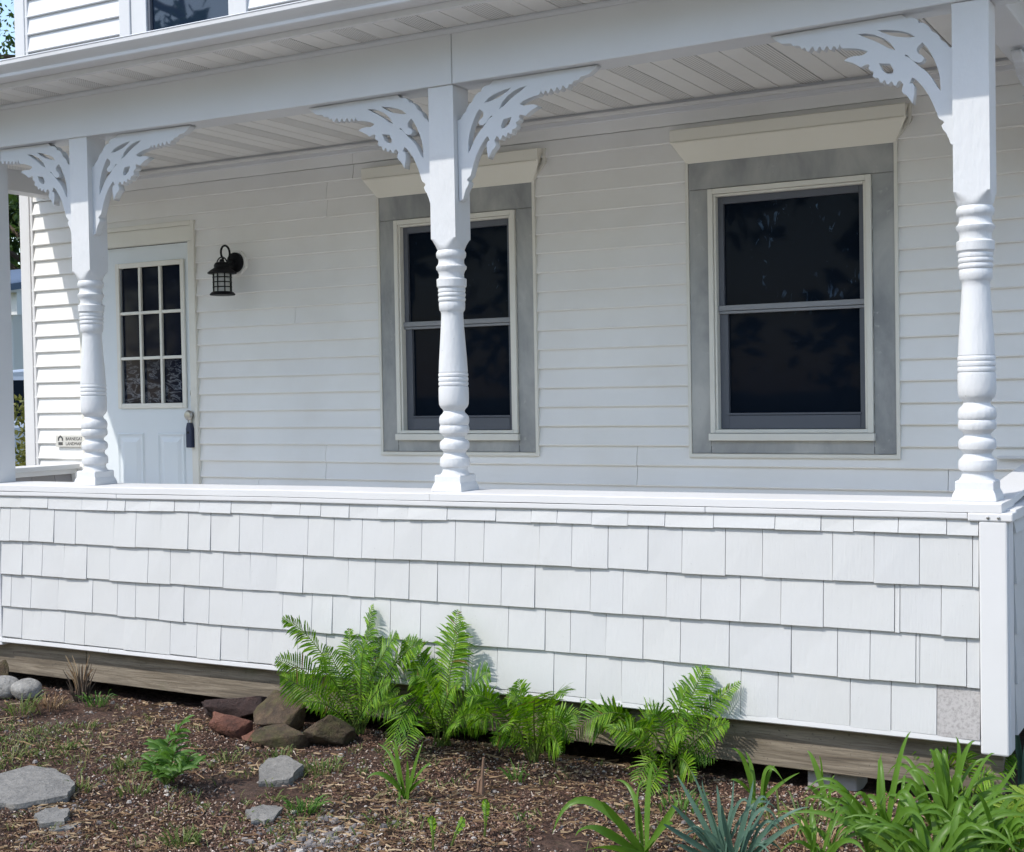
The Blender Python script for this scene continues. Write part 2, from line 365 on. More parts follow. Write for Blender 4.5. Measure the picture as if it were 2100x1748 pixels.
ground = g.build('ground', M['ground'], smooth='all', fix=False); tag(ground, 'brown mulch covered soil bed running out into lawn', 'ground', kind='structure')
g = MB(); g.box(-60, 60, -7.0, -3.15, GZ-.10, GZ+.03); w_ = g.build('pavement', M['bounce_concrete'], bevel=.01); tag(w_, 'pale concrete pavement along the street', 'pavement', kind='structure')  # added out of view as a reflector for the porch ceiling and wall
g = MB(); g.box(-90, 90, -15.5, -8.6, GZ-.2, GZ+.012); w_ = g.build('road', M['asphalt']); tag(w_, 'asphalt road in front of the house', 'road', kind='structure')

# ------------------------------------------------------------------ the house
D = 1.35                                   # face of the house wall behind the porch
HB, HC = 1.595, 1.716                      # beam underside, porch ceiling
def sag(x): return -.006+.0042*(x+3.2)**2 if x > -6.2 else .0318
house = thing('house', 'white clapboard house behind the turned post porch', 'house', (-3, D, GZ))
HX0, HX1 = ux(50, D, 600)+.02, 1.6
g = MB(); g.box(HX0+.05, HX1, D+.012, D+.15, GZ-.1, 1.95)   # sheathing is pierced only behind the casings: glass stands in front of it
g.box(HX0+.05, HX1, D+.012, D+.15, 1.95, 5.2)
g.box(HX0+.05, HX0+.2, D+.15, D+6, GZ-.1, 5.2)
g.build('wall', M['dark'], house)
# window rectangles in the plane of the wall
def prect(l_, r_, t, b_, y=D): return (l_, r_, b_, t)
_c = D-.022
def corners(tl, tr, bl, br):
    a, b_, c, d = (at_y(*q, _c) for q in (tl, tr, bl, br))
    return ((a.x+c.x)/2, (b_.x+d.x)/2, (c.z+d.z)/2, (a.z+b_.z)/2)
W1 = corners((778, 413), (1093, 377), (785, 928), (1098, 926)); W2 = corners((1414, 341), (1835, 299), (1416, 927), (1838, 936))
DX0, DX1, DTOP = -6.31, -5.385, at_y(403, 452, D).z
UPW = (ux(252, D, 60), ux(512, D, 20), 2.42, 3.9)
CAS = .095
def frame_rect(w): return (w[0]+CAS+.008, w[1]-CAS-.008, w[2]+.06, w[3]-.118)
holes = [frame_rect(W1), frame_rect(W2), (DX0+.09, DX1-.03, -2, DTOP-.1)]
seams = {}
def board(x0, x1, z0, e, mat, tint=0):
    lift = random.uniform(-.0012, .0012)
    prof = [(D-.0175, z0+.012+lift), (D-.0195, z0+.005+lift), (D-.017, z0+lift), (D+.011, z0+lift), (D+.011, z0+e+.004), (D-.003, z0+e+.004)]
    MB().prism_x(prof, x0, x1, max(1, int((x1-x0)/.5)), lambda x: noise.noise(Vector((x*.9, z0*9, 1)))*.0018).build('siding_board', mat, house, bevel=0)
E_ = .0938; z = .211-.0938*12; k = -12
ZTOP = 1.60
while z < ZTOP-.02:
    e = min(E_, ZTOP-z)
    ivs = [(HX0+.065, HX1)]
    for (a, b_, c, d_) in holes:
        if z+e > c and z < d_:
            nv = []
            for (p, q) in ivs:
                if p < a: nv.append((p, min(q, a)))
                if q > b_: nv.append((max(p, b_), q))
            ivs = [v for v in nv if v[1]-v[0] > .01]
    cuts = {-2: [670, 1308], -3: [670, 1308, 1945], -4: [530], 12: [683], 13: [683], 14: [738], 5: [], 0: [1560]}.get(k, [])
    cx = [ux(u, D) for u in cuts]
    if k % 5 == 1: cx.append(-6.9+(k*1.37) % 3)
    for (p, q) in ivs:
        pts = [p]+sorted(c for c in cx if p+.1 < c < q-.1)+[q]
        for i in range(len(pts)-1):
            board(pts[i]+(.0012 if i else 0), pts[i+1]-(.0012 if i < len(pts)-2 else 0), z, e, M['siding'])
    z += E_; k += 1
g = MB()   # plain frieze band under the porch ceiling
for i, (a, b_) in enumerate(((HX0+.065, ux(738, D)-.001), (ux(738, D)+.001, HX1))):
    MB().prism_x([(D-.014, ZTOP+.006), (D+.011, ZTOP+.006), (D+.011, HC+.03), (D-.010, HC+.03)], a, b_, 8, lambda x: noise.noise(Vector((x*2, 3, 1)))*.002).build('frieze_board', M['siding'], house)
# upper storey siding
z = at_y(72, 108, D).z-.1075*4
while z > 1.76: z -= .1075
while z < 4.9:
    ivs = [(HX0+.065, HX1)]
    if z+.1 > UPW[2] and z < UPW[3]: ivs = [(HX0+.065, UPW[0]+.02), (UPW[1]-.02, HX1)]
    for p, q in ivs: board(p, q, z, .1075, M['siding_new'])
    z += .1075
# corner board of the house
cbx = ux(50, D, 600)
g = MB(); g.box(cbx, cbx+.085, D-.024, D+.02, GZ+.1, 5.0); g.box(cbx+.0, cbx+.022, D+.02, D+.12, GZ+.1, 5.0)
g.build('corner_board', M['trim'], house, bevel=.004)
g = MB(); g.box(cbx+.087, cbx+.108, D-.019, D+.012, GZ+.1, 5.0); g.build('corner_channel', M['trim'], house, bevel=.003)

def pbox(name, x0, x1, y0, y1, z0, z1, mat, par, bevel=.003): return MB().box(x0, x1, y0, y1, z0, z1).build(name, mat, par, bevel=bevel)
def porch_window(Wd, label):
    x0, x1, z0, z1 = Wd
    w = thing('window', None, None, ((x0+x1)/2, D, z0)); w.parent = house; w.location = Vector(w['_o'])-Vector(house['_o'])
    w['label'] = label
    # thin white channel round the casing
    g = MB(); g.box(x0-.014, x0+.001, D-.026, D+.01, z0-.018, z1+.02); g.box(x1-.001, x1+.014, D-.026, D+.01, z0-.018, z1+.02); g.box(x0+.001, x1-.001, D-.026, D+.01, z0-.018, z0-.001)
    # it turns out and up round the end of the head trim
    for sx_, X in ((-1, x0), (1, x1)):
        g.add([(X-.0*sx_, D-.024, z1+.02), (X+.014*sx_, D-.024, z1+.02), (X+.014*sx_, D+.01, z1+.02), (X, D+.01, z1+.02),
               (X+.062*sx_, D-.024, z1+.105), (X+.076*sx_, D-.024, z1+.10), (X+.076*sx_, D+.01, z1+.10), (X+.062*sx_, D+.01, z1+.105)],
              [(0,3,2,1),(4,5,6,7),(0,1,5,4),(1,2,6,5),(2,3,7,6),(3,0,4,7)])
        a, b_ = sorted((X+.062*sx_, X+.076*sx_)); g.box(a, b_, D-.0235, D+.01, z1+.1025, z1+.172)
    g.build('channel_trim', M['wframe'], w)
    # grey casing: two stiles, head and sill boards
    c = CAS
    pbox('casing_board', x0+.002, x0+c, D-.021, D+.02, z0+.001, z1-.112, M['casing'], w, .002)
    pbox('casing_board', x1-c, x1-.002, D-.021, D+.02, z0+.001, z1-.112, M['casing'], w, .002)
    pbox('casing_board', x0+.002, x1-.002, D-.022, D+.02, z1-.110, z1+.02, M['casing'], w, .002)
    pbox('casing_board', x0+c+.002, x1-c-.002, D-.0215, D+.02, z0+.001, z0+.062, M['casing'], w, .002)
    # cream crown clad in metal above
    h0, h1, h2 = z1+.012, z1+.105, z1+.165
    pr = [(D-.024, h0), (D-.075, h1), (D-.084, h1+.004), (D-.084, h2-.004), (D-.075, h2), (D+.01, h2+.006), (D+.01, h0)]
    k = len(pr); g = MB(); vs = []
    for X, sx_ in ((x0, -1), (x1, 1)):
        for y, zz in pr:
            f = 0 if zz <= h0 else 1
            vs.append((X+sx_*(.006+.058*f), y, zz))
    g.add(vs, [(j, (j+1) % k, (j+1) % k+k, j+k) for j in range(k)]+[tuple(range(k))[::-1], tuple(k+j for j in range(k))])
    g.build('head_trim', M['cream'], w, bevel=.002)
    pbox('drip_edge', x0-.055, x1+.055, D-.086, D-.03, h1-.004+.002, h1+.0005, M['cream'], w, 0)
    # frame
    a0, a1, b0, b1 = x0+c+.002, x1-c-.002, z0+.064, z1-.114
    t = .024
    g = MB(); g.box(a0, a0+t, D-.036, D+.03, b0+.03, b1); g.box(a1-t, a1, D-.036, D+.03, b0+.03, b1); g.box(a0+t, a1-t, D-.036, D+.03, b1-t, b1)
    g.box(a0+t, a1-t, D-.036, D+.03, b0+.03, b0+.046)
    t2 = .012
    g.box(a0+t+.001, a0+t+t2, D-.028, D+.03, b0+.046, b1-t-.001); g.box(a1-t-t2, a1-t-.001, D-.028, D+.03, b0+.046, b1-t-.001); g.box(a0+t+t2, a1-t-t2, D-.028, D+.03, b1-t-t2, b1-t-.001)
    g.build('window_frame', M['wframe'], w, bevel=.0025)
    pbox('sill', a0-.006, a1+.006, D-.046, D+.03, b0-.004, b0+.028, M['wframe'], w)
    # sashes and panes
    i0, i1, j0, j1 = a0+t+t2, a1-t-t2, b0+.047, b1-t-t2
    mid = lerp(j0, j1, .512)
    s = .026
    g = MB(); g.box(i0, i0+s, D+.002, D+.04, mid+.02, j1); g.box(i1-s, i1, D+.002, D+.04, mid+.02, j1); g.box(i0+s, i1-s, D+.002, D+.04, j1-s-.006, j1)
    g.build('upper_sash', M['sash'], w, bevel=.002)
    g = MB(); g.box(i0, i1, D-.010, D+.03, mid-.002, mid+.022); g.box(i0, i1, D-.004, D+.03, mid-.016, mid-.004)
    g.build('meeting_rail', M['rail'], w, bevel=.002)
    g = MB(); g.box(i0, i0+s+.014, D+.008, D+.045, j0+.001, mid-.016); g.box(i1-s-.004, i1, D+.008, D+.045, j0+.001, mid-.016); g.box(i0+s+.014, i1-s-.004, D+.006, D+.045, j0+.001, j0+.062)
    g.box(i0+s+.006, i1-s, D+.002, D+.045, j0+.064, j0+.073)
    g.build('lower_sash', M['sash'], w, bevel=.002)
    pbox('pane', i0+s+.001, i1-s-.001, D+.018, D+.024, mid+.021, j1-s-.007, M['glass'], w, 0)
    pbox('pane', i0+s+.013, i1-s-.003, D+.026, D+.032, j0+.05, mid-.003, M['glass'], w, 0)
    return w
# open the sheathing behind the windows: build it as pieces instead of a slab is unnecessary, glass sits at D+.02
bpy.data.objects.remove([o for o in house.children if o.name.startswith('wall')][0])
g = MB(); y0, y1 = D+.05, D+.15
g.box(HX0+.05, HX1, y0, y1, GZ-.1, 5.2); g.box(HX0+.05, HX0+.2, y1, D+6, GZ-.1, 5.2); g.box(HX0+.2, HX1, D+5.9, D+6, GZ-.1, 5.2)
g.build('wall', M['dark'], house)
porch_window(W1, 'grey cased double hung window partly hidden by the middle turned post')
porch_window(W2, 'grey cased double hung window between middle and right posts')

# upper window
uw = thing('window', None, None, (UPW[0], D, UPW[2])); uw.parent = house; uw.location = Vector(uw['_o'])-Vector(house['_o']); uw['label'] = 'upstairs window with blue glass above the gutter'
xa, xb, za, zb = UPW
xg0, xg1 = ux(305, D, 60), ux(473, D, 30)
g = MB(); g.box(xa, xa+.085, D-.03, D+.02, za, zb); g.box(xb-.085, xb, D-.03, D+.02, za, zb); g.box(xa+.085, xb-.085, D-.03, D+.02, zb-.09, zb); g.box(xa+.085, xb-.085, D-.03, D+.02, za, za+.06)
g.build('casing', M['trim'], uw, bevel=.004)
g = MB(); g.box(xa+.087, xg0-.0, D-.020, D+.03, za+.06, zb-.09); g.box(xg1, xb-.087, D-.020, D+.03, za+.06, zb-.09)
g.build('window_frame', M['trim'], uw, bevel=.003)
g = MB(); g.box(xg0, xg0+.02, D-.008, D+.03, za+.06, zb-.09); g.box(xg0+.02, xg1, D-.008, D+.03, 3.1, 3.14); g.build('sash', M['sash'], uw, bevel=.002)
pbox('pane', xg0+.021, xg1-.001, D+.012, D+.018, za+.06, 3.099, M['up_glass'], uw, 0)
pbox('pane', xg0+.021, xg1-.001, D+.013, D+.019, 3.141, zb-.091, M['up_glass'], uw, 0)

# door
door = thing('door', None, None, ((DX0+DX1)/2, D, -.77)); door.parent = house; door.location = Vector(door['_o'])-Vector(house['_o'])
door['label'] = 'pale grey nine pane door behind the left turned post'
g = MB(); g.box(DX1-.026, DX1, D-.030, D+.02, -.78, DTOP); g.box(DX0, DX0+.026, D-.030, D+.02, -.78, DTOP); g.box(DX0+.026, DX1-.026, D-.030, D+.02, DTOP-.026, DTOP)
g.build('channel_trim', M['wframe'], door, bevel=.003)
g = MB(); g.box(DX0+.028, DX1-.028, D-.020, D+.02, DTOP-.115, DTOP-.028); g.box(DX1-.056, DX1-.028, D-.022, D+.03, -.78, DTOP-.116); g.box(DX0+.028, DX0+.09, D-.022, D+.03, -.78, DTOP-.116)
g.build('casing', M['wframe'], door, bevel=.003)
sx0, sx1, sz1 = DX0+.092, DX1-.058, DTOP-.119
lx0, lx1 = ux(240, D, 700)-.003, ux(379, D, 700)+.003
lz1, lz0 = at_y(300, 537, D).z, at_y(300, 838, D).z
yd = D+.012
g = MB()   # slab around the light opening
g.box(sx0, lx0+.02, yd, yd+.035, -.77, sz1); g.box(lx1-.02, sx1, yd, yd+.035, -.77, sz1); g.box(lx0+.02, lx1-.02, yd, yd+.035, lz1-.02, sz1); g.box(lx0+.02, lx1-.02, yd, yd+.035, -.77, lz0+.02)
g.build('door_slab', M['door'], door)
fw = .030
g = MB(); g.box(lx0, lx0+fw, yd-.014, yd-.0005, lz0, lz1); g.box(lx1-fw, lx1, yd-.014, yd-.0005, lz0, lz1); g.box(lx0+fw, lx1-fw, yd-.014, yd-.0005, lz1-fw, lz1); g.box(lx0+fw, lx1-fw, yd-.014, yd-.0005, lz0, lz0+fw)
g.build('light_frame', M['wframe'], door, bevel=.004)
gx0, gx1, gz0, gz1 = lx0+fw, lx1-fw, lz0+fw, lz1-fw
cw, ch = (gx1-gx0)/3, (gz1-gz0)/3
for i in (1, 2): pbox('muntin', gx0+cw*i-.009, gx0+cw*i+.009, yd-.010, yd+.008, gz0, gz1, M['wframe'], door, .003)
for j in (1, 2):
    for i in range(3): pbox('muntin', gx0+cw*i+(.0092 if i else 0), gx0+cw*(i+1)-(.0092 if i < 2 else 0), yd-.0098, yd+.008, gz0+ch*j-.009, gz0+ch*j+.009, M['wframe'], door, .003)
for i in range(3):
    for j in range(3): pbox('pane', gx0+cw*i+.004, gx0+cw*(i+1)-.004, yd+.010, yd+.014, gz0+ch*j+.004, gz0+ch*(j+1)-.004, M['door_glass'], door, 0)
for (u0, u1) in ((240, 294), (322, 378)):   # raised panels
    p0, p1 = ux(u0, D, 940), ux(u1, D, 940); pz1 = at_y(300, 888, D).z; pz0 = pz1-.46
    g = MB()
    def ring(o_, y): return [(p0+o_, y, pz0+o_), (p1-o_, y, pz0+o_), (p1-o_, y, pz1-o_), (p0+o_, y, pz1-o_)]
    rings = [ring(0, yd-.0005), ring(.008, yd-.008), ring(.02, yd-.0015), ring(.03, yd-.0015), ring(.055, yd-.009)]
    vs = sum(rings, []); fs = []
    for r in range(4):
        for q in range(4): fs.append((r*4+q, r*4+(q+1) % 4, (r+1)*4+(q+1) % 4, (r+1)*4+q))
    fs.append((16, 17, 18, 19)); g.add(vs, fs); g.build('door_panel', M['door'], door)
kx, kz = ux(390, D-.03, 852), at_y(390, 852, D-.03).z
MB().lathe([(.030, 0), (.030, .008), (.012, .012), (.012, .035), (.027, .045), (.030, .058), (.022, .068), (.008, .070)], (kx, yd, kz), 20, ax='y').build('knob', M['brass'], door, smooth=True)
MB().lathe([(.028, 0), (.028, .010), (.020, .016), (.010, .018)], (kx, yd, at_y(392, 806, D).z), 20, ax='y').build('deadbolt', M['brass'], door, smooth=True)
lb = thing('lockbox', 'navy blue lockbox hanging from the door knob', 'lockbox', (kx, yd-.045, kz-.16))
zt = kz-.03
MB().prism_y([(kx-.019, zt-.045), (kx-.010, zt-.012), (kx+.010, zt-.012), (kx+.021, zt-.045), (kx+.021, zt-.155), (kx-.019, zt-.155)], yd-.062, yd-.030).build('body', M['navy'], lb, bevel=.004)
MB().tube([(kx-.010, yd-.046, zt-.012), (kx-.012, yd-.046, zt+.02), (kx-.006, yd-.046, zt+.046), (kx+.006, yd-.046, zt+.046), (kx+.012, yd-.046, zt+.02), (kx+.010, yd-.046, zt-.012)], .004).build('shackle', M['brass'], lb, smooth=True)
MB().box(kx-.006, kx+.006, yd-.064, yd-.062, zt-.075, zt-.062).build('keyhole', M['dark'], lb)

# lantern
lp = at_y(492, 540, D)
lan = thing('wall_lantern', 'black caged wall lantern with a loop hook beside the door', 'lantern', (lp.x, D-.02, lp.z))
X, Z = lp.x, lp.z
oc = [(.072*math.cos(math.pi/8+i*math.pi/4), .072*math.sin(math.pi/8+i*math.pi/4)) for i in range(8)]
MB().prism_y([(X+a, Z+b_) for a, b_ in oc], D-.034, D+.01).build('mounting_block', M['siding'], lan, bevel=.004)
MB().lathe([(.056, 0), (.056, .014), (.046, .022), (.020, .026), (.014, .05)], (X, D-.034, Z), 28, ax='y').build('backplate', M['black'], lan, smooth=True)
YL = D-.145; bx = X-.004
zb = at_y(455, 606, YL).z; sc = 1.0
loop = []
for i in range(26):
    a = math.radians(-60+i*(300/25)); loop.append((bx, YL+.03+.036*math.cos(a)*1.0, zb+.235+.040*math.sin(a)))
MB().tube([(X, D-.05, Z), (X, D-.075, Z+.015)]+[(bx, YL+.062+0*i, p[2]) if False else p for i, p in enumerate(loop)], .006).build('hook', M['black'], lan, smooth=True)
MB().lathe([(.068, 0), (.070, .006), (.060, .016), (.052, .020)], (bx, YL, zb), 28).build('base', M['black'], lan, smooth=True)
MB().lathe([(.044, .020), (.044, .118)], (bx, YL, zb), 20).build('glass', M['lglass'], lan, smooth=True)
g = MB()
for i in range(8):
    a = 2*math.pi*i/8+.2; g.tube([(bx+.050*math.cos(a), YL+.050*math.sin(a), zb+.018), (bx+.050*math.cos(a), YL+.050*math.sin(a), zb+.122)], .0035, 6)
for h in (.045, .072, .098):
    g.tube([(bx+.051*math.cos(t*math.pi/12), YL+.051*math.sin(t*math.pi/12), zb+h) for t in range(25)], .0032, 6)
g.build('cage', M['black'], lan, smooth=True)
MB().lathe([(.078, .118), (.080, .124), (.060, .140), (.044, .150), (.044, .166), (.036, .178), (.014, .184), (.012, .196), (.004, .200)], (bx, YL, zb), 28).build('cap', M['black'], lan, smooth=30)
MB().tube([(bx+.04*math.cos(math.radians(t)), YL, zb+.160+.050*math.sin(math.radians(t))) for t in range(0, 181, 15)], .004, 6).build('bail', M['black'], lan, smooth=True)

# landmark plaque on the sunny strip of siding
pl0, pl1 = at_y(113, 893, D-.03), at_y(172, 917, D-.03)
pq = thing('plaque', 'small landmark plaque low on the siding left of the door', 'plaque', (pl0.x, D-.03, pl1.z))
MB().box(pl0.x, pl1.x, D-.028, D-.017, pl1.z, pl0.z).build('plate', M['plaque'], pq, bevel=.002)
def text(body, size, x, z, y, mat, par, name='lettering'):
    c = bpy.data.curves.new(name, 'FONT'); c.body = body; c.size = size; c.extrude = .0008; c.resolution_u = 2
    t = bpy.data.objects.new(name, c); COL.objects.link(t)
    dg = bpy.context.evaluated_depsgraph_get(); me = bpy.data.meshes.new_from_object(t.evaluated_get(dg)); bpy.data.objects.remove(t)
    me.materials.clear(); me.materials.append(mat)
    o = bpy.data.objects.new(name, me); COL.objects.link(o); o.parent = par
    o.rotation_euler = (math.radians(90), 0, 0); o.location = Vector((x, y, z))-Vector(par['_o']); return o
ph = pl0.z-pl1.z
text('BARNEGAT', ph*.40, lerp(pl0.x, pl1.x, .36), lerp(pl1.z, pl0.z, .56), D-.0285, M['ink'], pq)
text('LANDMARK', ph*.40, lerp(pl0.x, pl1.x, .36), lerp(pl1.z, pl0.z, .14), D-.0285, M['ink'], pq)
g = MB(); ex = lerp(pl0.x, pl1.x, .18); ez = lerp(pl1.z, pl0.z, .52)
g.prism_y([(ex-.022, ez), (ex-.022, ez+.018), (ex, ez+.034), (ex+.022, ez+.018), (ex+.022, ez), (ex+.012, ez), (ex+.012, ez+.013), (ex, ez+.022), (ex-.012, ez+.013), (ex-.012, ez)], D-.0295, D-.0275)
g.box(ex-.018, ex+.018, D-.0295, D-.0275, ez-.026, ez-.008); g.build('emblem', M['ink'], pq)

# ------------------------------------------------------------------ porch deck and roof
XL, XR = -6.42, -.757                      # left and right ends of the porch
deck = thing('porch_deck', 'porch floor framed by weathered grey timber boards', 'porch deck', (-3.5, .6, GZ))
y = .02
while y < D-.02:
    MB().box(XL-.05, XR-.03, y, min(y+.085, D-.018), -.80, -.775).build('floor_plank', M['floor'], deck); y += .09
RY = -.034
for (a, b_) in ((XL, ux(177, RY, 1370)-.003), (ux(177, RY, 1370)+.003, -2.9), (-2.894, XR-.02)):
    t0, t1 = random.uniform(-.004, .004), random.uniform(-.004, .004)
    g = MB(); zc = -.936
    g.hexa([(a, RY+t0, zc+.004), (b_, RY+t1, zc), (b_, .032, zc), (a, .032, zc+.004), (a, RY+t0, -.770), (b_, RY+t1, -.770), (b_, .032, -.770), (a, .032, -.770)])
    g.build('rim_board', M['wood'], deck, bevel=.003)
for x in (-6.0, -4.6, -3.2, -1.5):
    MB().box(x-.09, x+.09, .5, .68, GZ-.05, -.801).build('pier', M['concrete'], deck)
sb = at_z(1690, 1615); 
tag(MB().box(sb.x-.085, sb.x+.0, .0, .14, GZ-.06, -.937).box(sb.x+.004, sb.x+.085, .01, .15, GZ-.06, -.938).build('support_block', M['concrete'], bevel=.006), 'small pale block wedged under the timber near right corner', 'block')

roof = thing('porch_roof', 'white porch roof with beam soffit and gutter over the posts', 'porch roof', (-3.5, .5, HB))
jx = ux(925, -.012, 120)
BX0, BX1 = -6.75, XR+.03
for a, b_ in ((BX0, jx-.0012), (jx+.0012, BX1)):
    q = MB().prism_x([(-.010, HB), (.128, HB), (.128, 1.812), (-.010, 1.812)], a, b_, 24); q.v = [(x, y, z+(sag(x) if z < 1.7 else 0)) for x, y, z in q.v]; q.build('beam_cladding', M['beam'], roof, bevel=.004)
g = MB()   # little bead along the top of the beam
g.prism_x([(-.016, 1.786), (-.0101, 1.784), (-.0101, 1.8055), (-.020, 1.8055), (-.022, 1.796)], BX0, BX1+.02, 1); g.build('beam_bead', M['beam'], roof)
g = MB(); g.box(XL-.06, XL+.06, .129, D-.017, HB-.0, 1.80); g.build('end_beam', M['beam'], roof, bevel=.004)
g = MB(); g.box(XR-.145, XR-.02, .129, D-.017, HB+.02, 1.80); g.build('end_beam', M['beam'], roof, bevel=.004)
# ceiling slats: mesh shared by alike pieces
P_ = .1005
def slat_mesh(name, y0, y1, z, mat, up=.004):
    g = MB(); w_ = P_-.0065
    g.add([(0, y0, z), (w_, y0, z), (w_, y1, z), (0, y1, z), (-.0015, y0, z+.012), (w_+.004, y0, z+.012), (w_+.004, y1, z+.012), (-.0015, y1, z+.012),],
          [(0,3,2,1),(4,5,6,7),(0,1,5,4),(1,2,6,5),(2,3,7,6),(3,0,4,7)])
    # raised V at one side makes the shadow line
    o = g.build(name, mat, roof); return o
def slats(name, y0, y1, z, x0, x1, ph):
    pro = [slat_mesh(name, y0, y1, z, M['ceiling']), slat_mesh(name, y0, y1, z, M['vent'])]
    i = 0; x = x0; used = [False, False]
    while x < x1:
        k = 1 if (i+ph) % 3 == 0 else 0
        if not used[k]: o = pro[k]; used[k] = True
        else: o = pro[k].copy(); COL.objects.link(o); o.parent = roof
        o.location = Vector(pro[k].location); o.location.x = x-0; 
        x += P_; i += 1
slats('ceiling_slat', .1295, D-.020, HC, XL+.065, XR-.15, 0)
slats('soffit_slat', -.252, -.0205, 1.806, BX0, XR+.45, 1)
g = MB(); g.box(BX0, XR+.46, -.25, D, 1.822, 1.83); g.box(XL, XR, .129, D, HC+.016, HC+.03); g.build('ceiling_backing', M['dark'], roof)
g = MB(); g.prism_x([(-.252, 1.800), (-.262, 1.796), (-.272, 1.800), (-.272, 1.90), (-.252, 1.90)], BX0, XR+.46); g.build('fascia', M['gutter'], roof)
g = MB()
gp = [(-.273, 1.822), (-.345, 1.822), (-.349, 1.826), (-.350, 1.838), (-.362, 1.852), (-.378, 1.860), (-.384, 1.868), (-.385, 1.882), (-.388, 1.886), (-.384, 1.890), (-.378, 1.888), (-.377, 1.870), (-.345, 1.843), (-.342, 1.828), (-.273, 1.828)]
g.prism_x(gp, BX0, XR+.47, 14, lambda x: noise.noise(Vector((x*.9, 0, 5)))*.003); g.build('gutter', M['gutter'], roof, smooth=30)
g = MB(); g.prism_x([(-.27, 1.892), (-.27, 1.902), (D-.02, 2.202), (D-.02, 2.18)], BX0, XR+.46); g.build('roof_slope', M['roof'], roof)
# right hand eave running back along the end of the porch
g = MB(); g.box(XR+.03, XR+.44, .0, D-.02, 1.79, 1.802); g.build('side_soffit', M['ceiling'], roof)
# mould strip where ceiling meets the wall
g = MB(); g.prism_x([(D-.026, HC-.030), (D-.011, HC-.030), (D-.011, HC-.012), (D-.026, HC-.012)], XL+.06, XR-.15); g.build('cove_strip', M['ceiling'], roof, bevel=.002)

# ------------------------------------------------------------------ knee wall with its shingles
def lz(x): return -.020+(x+5.4)*.0048      # the ledge climbs slightly to the right
wall = thing('porch_wall', 'low white shingled porch wall with a flat ledge on top', 'porch wall', (-3, 0, -.78))
joints = [
 [3, 40, 97, 167, 220, 256, 307, 357, 408, 473, 555, 615, 657, 715, 774, 836, 916, 1016, 1089, 1142, 1213, 1287, 1363, 1463, 1589, 1683, 1750, 1842, 1941, 2006],
 [3, 20, 60, 110, 154, 233, 278, 329, 385, 431, 490, 538, 631, 684, 742, 808, 864, 933, 992, 1106, 1172, 1246, 1328, 1398, 1487, 1563, 1707, 1792, 1885, 1994, 2007],
 [3, 45, 86, 131, 177, 224, 303, 348, 409, 457, 512, 566, 621, 713, 768, 838, 896, 961, 1027, 1096, 1210, 1277, 1366, 1437, 1518, 1601, 1688, 1834, 1845, 1930, 2010],
 [3, 22, 63, 118, 189, 240, 277, 325, 376, 428, 496, 579, 639, 681, 739, 800, 862, 944, 1042, 1117, 1169, 1242, 1318, 1395, 1495, 1622, 1717, 1784, 1878, 1886, 1982, 2012],
 [3, 44, 83, 132, 173, 254, 298, 348, 403, 452, 508, 558, 610, 668, 712, 770, 835, 890, 960, 1019, 1135, 1201, 1274, 1360, 1440, 1519, 1595, 1743, 1827, 1921, 2014]]
WY_ = -.080
zl = [(at_y(3, a, WY_).z, at_y(2008, b_, WY_).z) for a, b_ in ((1040, 1099), (1108, 1204), (1176, 1308), (1243, 1411), (1305, 1517))]   # lower edge of each course, left and right end
PW_ = .1143; PXL = ux(33, PW_, 985)-PW_-.03
WY = -.068
WX0, WX1 = ux(3, WY-.01, 1200), ux(2009, WY-.01, 1300); XW = ux(2068, WY-.005, 1250)
def zat(c, x): return lerp(zl[c][0], zl[c][1], (x-WX0)/(WX1-WX0))
for c in range(5):
    us = joints[c]
    vmid = lambda u, c=c: lerp((1025, 1075, 1140, 1210, 1275)[c], (1080, 1150, 1255, 1360, 1460)[c], u/2100)
    for i in range(len(us)-1):
        a, b_ = ux(us[i], WY_, vmid(us[i])), ux(us[i+1], WY_, vmid(us[i+1]))
        if i == 0: a = WX0
        if i == len(us)-2: b_ = WX1
        gap = .0016
        a += gap*.5; b_ -= gap*.5
        jit = random.uniform(-.0022, .0022); out = random.uniform(.0, .005); tw = random.uniform(-.002, .002)
        wv = lambda x: noise.noise(Vector((x*1.1, c*5.3, 2)))*.006
        t0, t1 = zat(c, a)+jit+wv(a), zat(c, b_)+jit+wv(b_)
        top0 = (zat(c-1, a)+.03) if c else lz(a)-.048
        top1 = (zat(c-1, b_)+.03) if c else lz(b_)-.048
        yb, yt = WY-.013-out, WY-.002
        if c == 0: yb, yt = WY-.011-out, WY-.006
        g = MB()
        yk = WY+.004
        g.hexa([(a, yb-tw, t0), (b_, yb+tw, t1), (b_, yk, t1), (a, yk, t0), (a, yt, top0), (b_, yt, top1), (b_, yk, top1), (a, yk, top0)])
        st = c == 4 and i == len(us)-2
        o = g.build('shingle', M['shingle_stained'] if st else M['shingle'], wall, bevel=.0012)
        if st: o['label'] = 'grey speckled unpainted shingle at the lower right corner'
g = MB(); g.box(WX0+.002, XW-.02, WY+.0045, .0, -.765, -.05); g.box(WX0+.002, XW-.02, .0, .10, -.765, -.05); g.build('backing', M['backing'], wall)
MB().box(PXL, WX0-.002, WY-.014, .10, -.795, lz(PXL)-.056).build('corner_board', M['trim'], wall, bevel=.004)
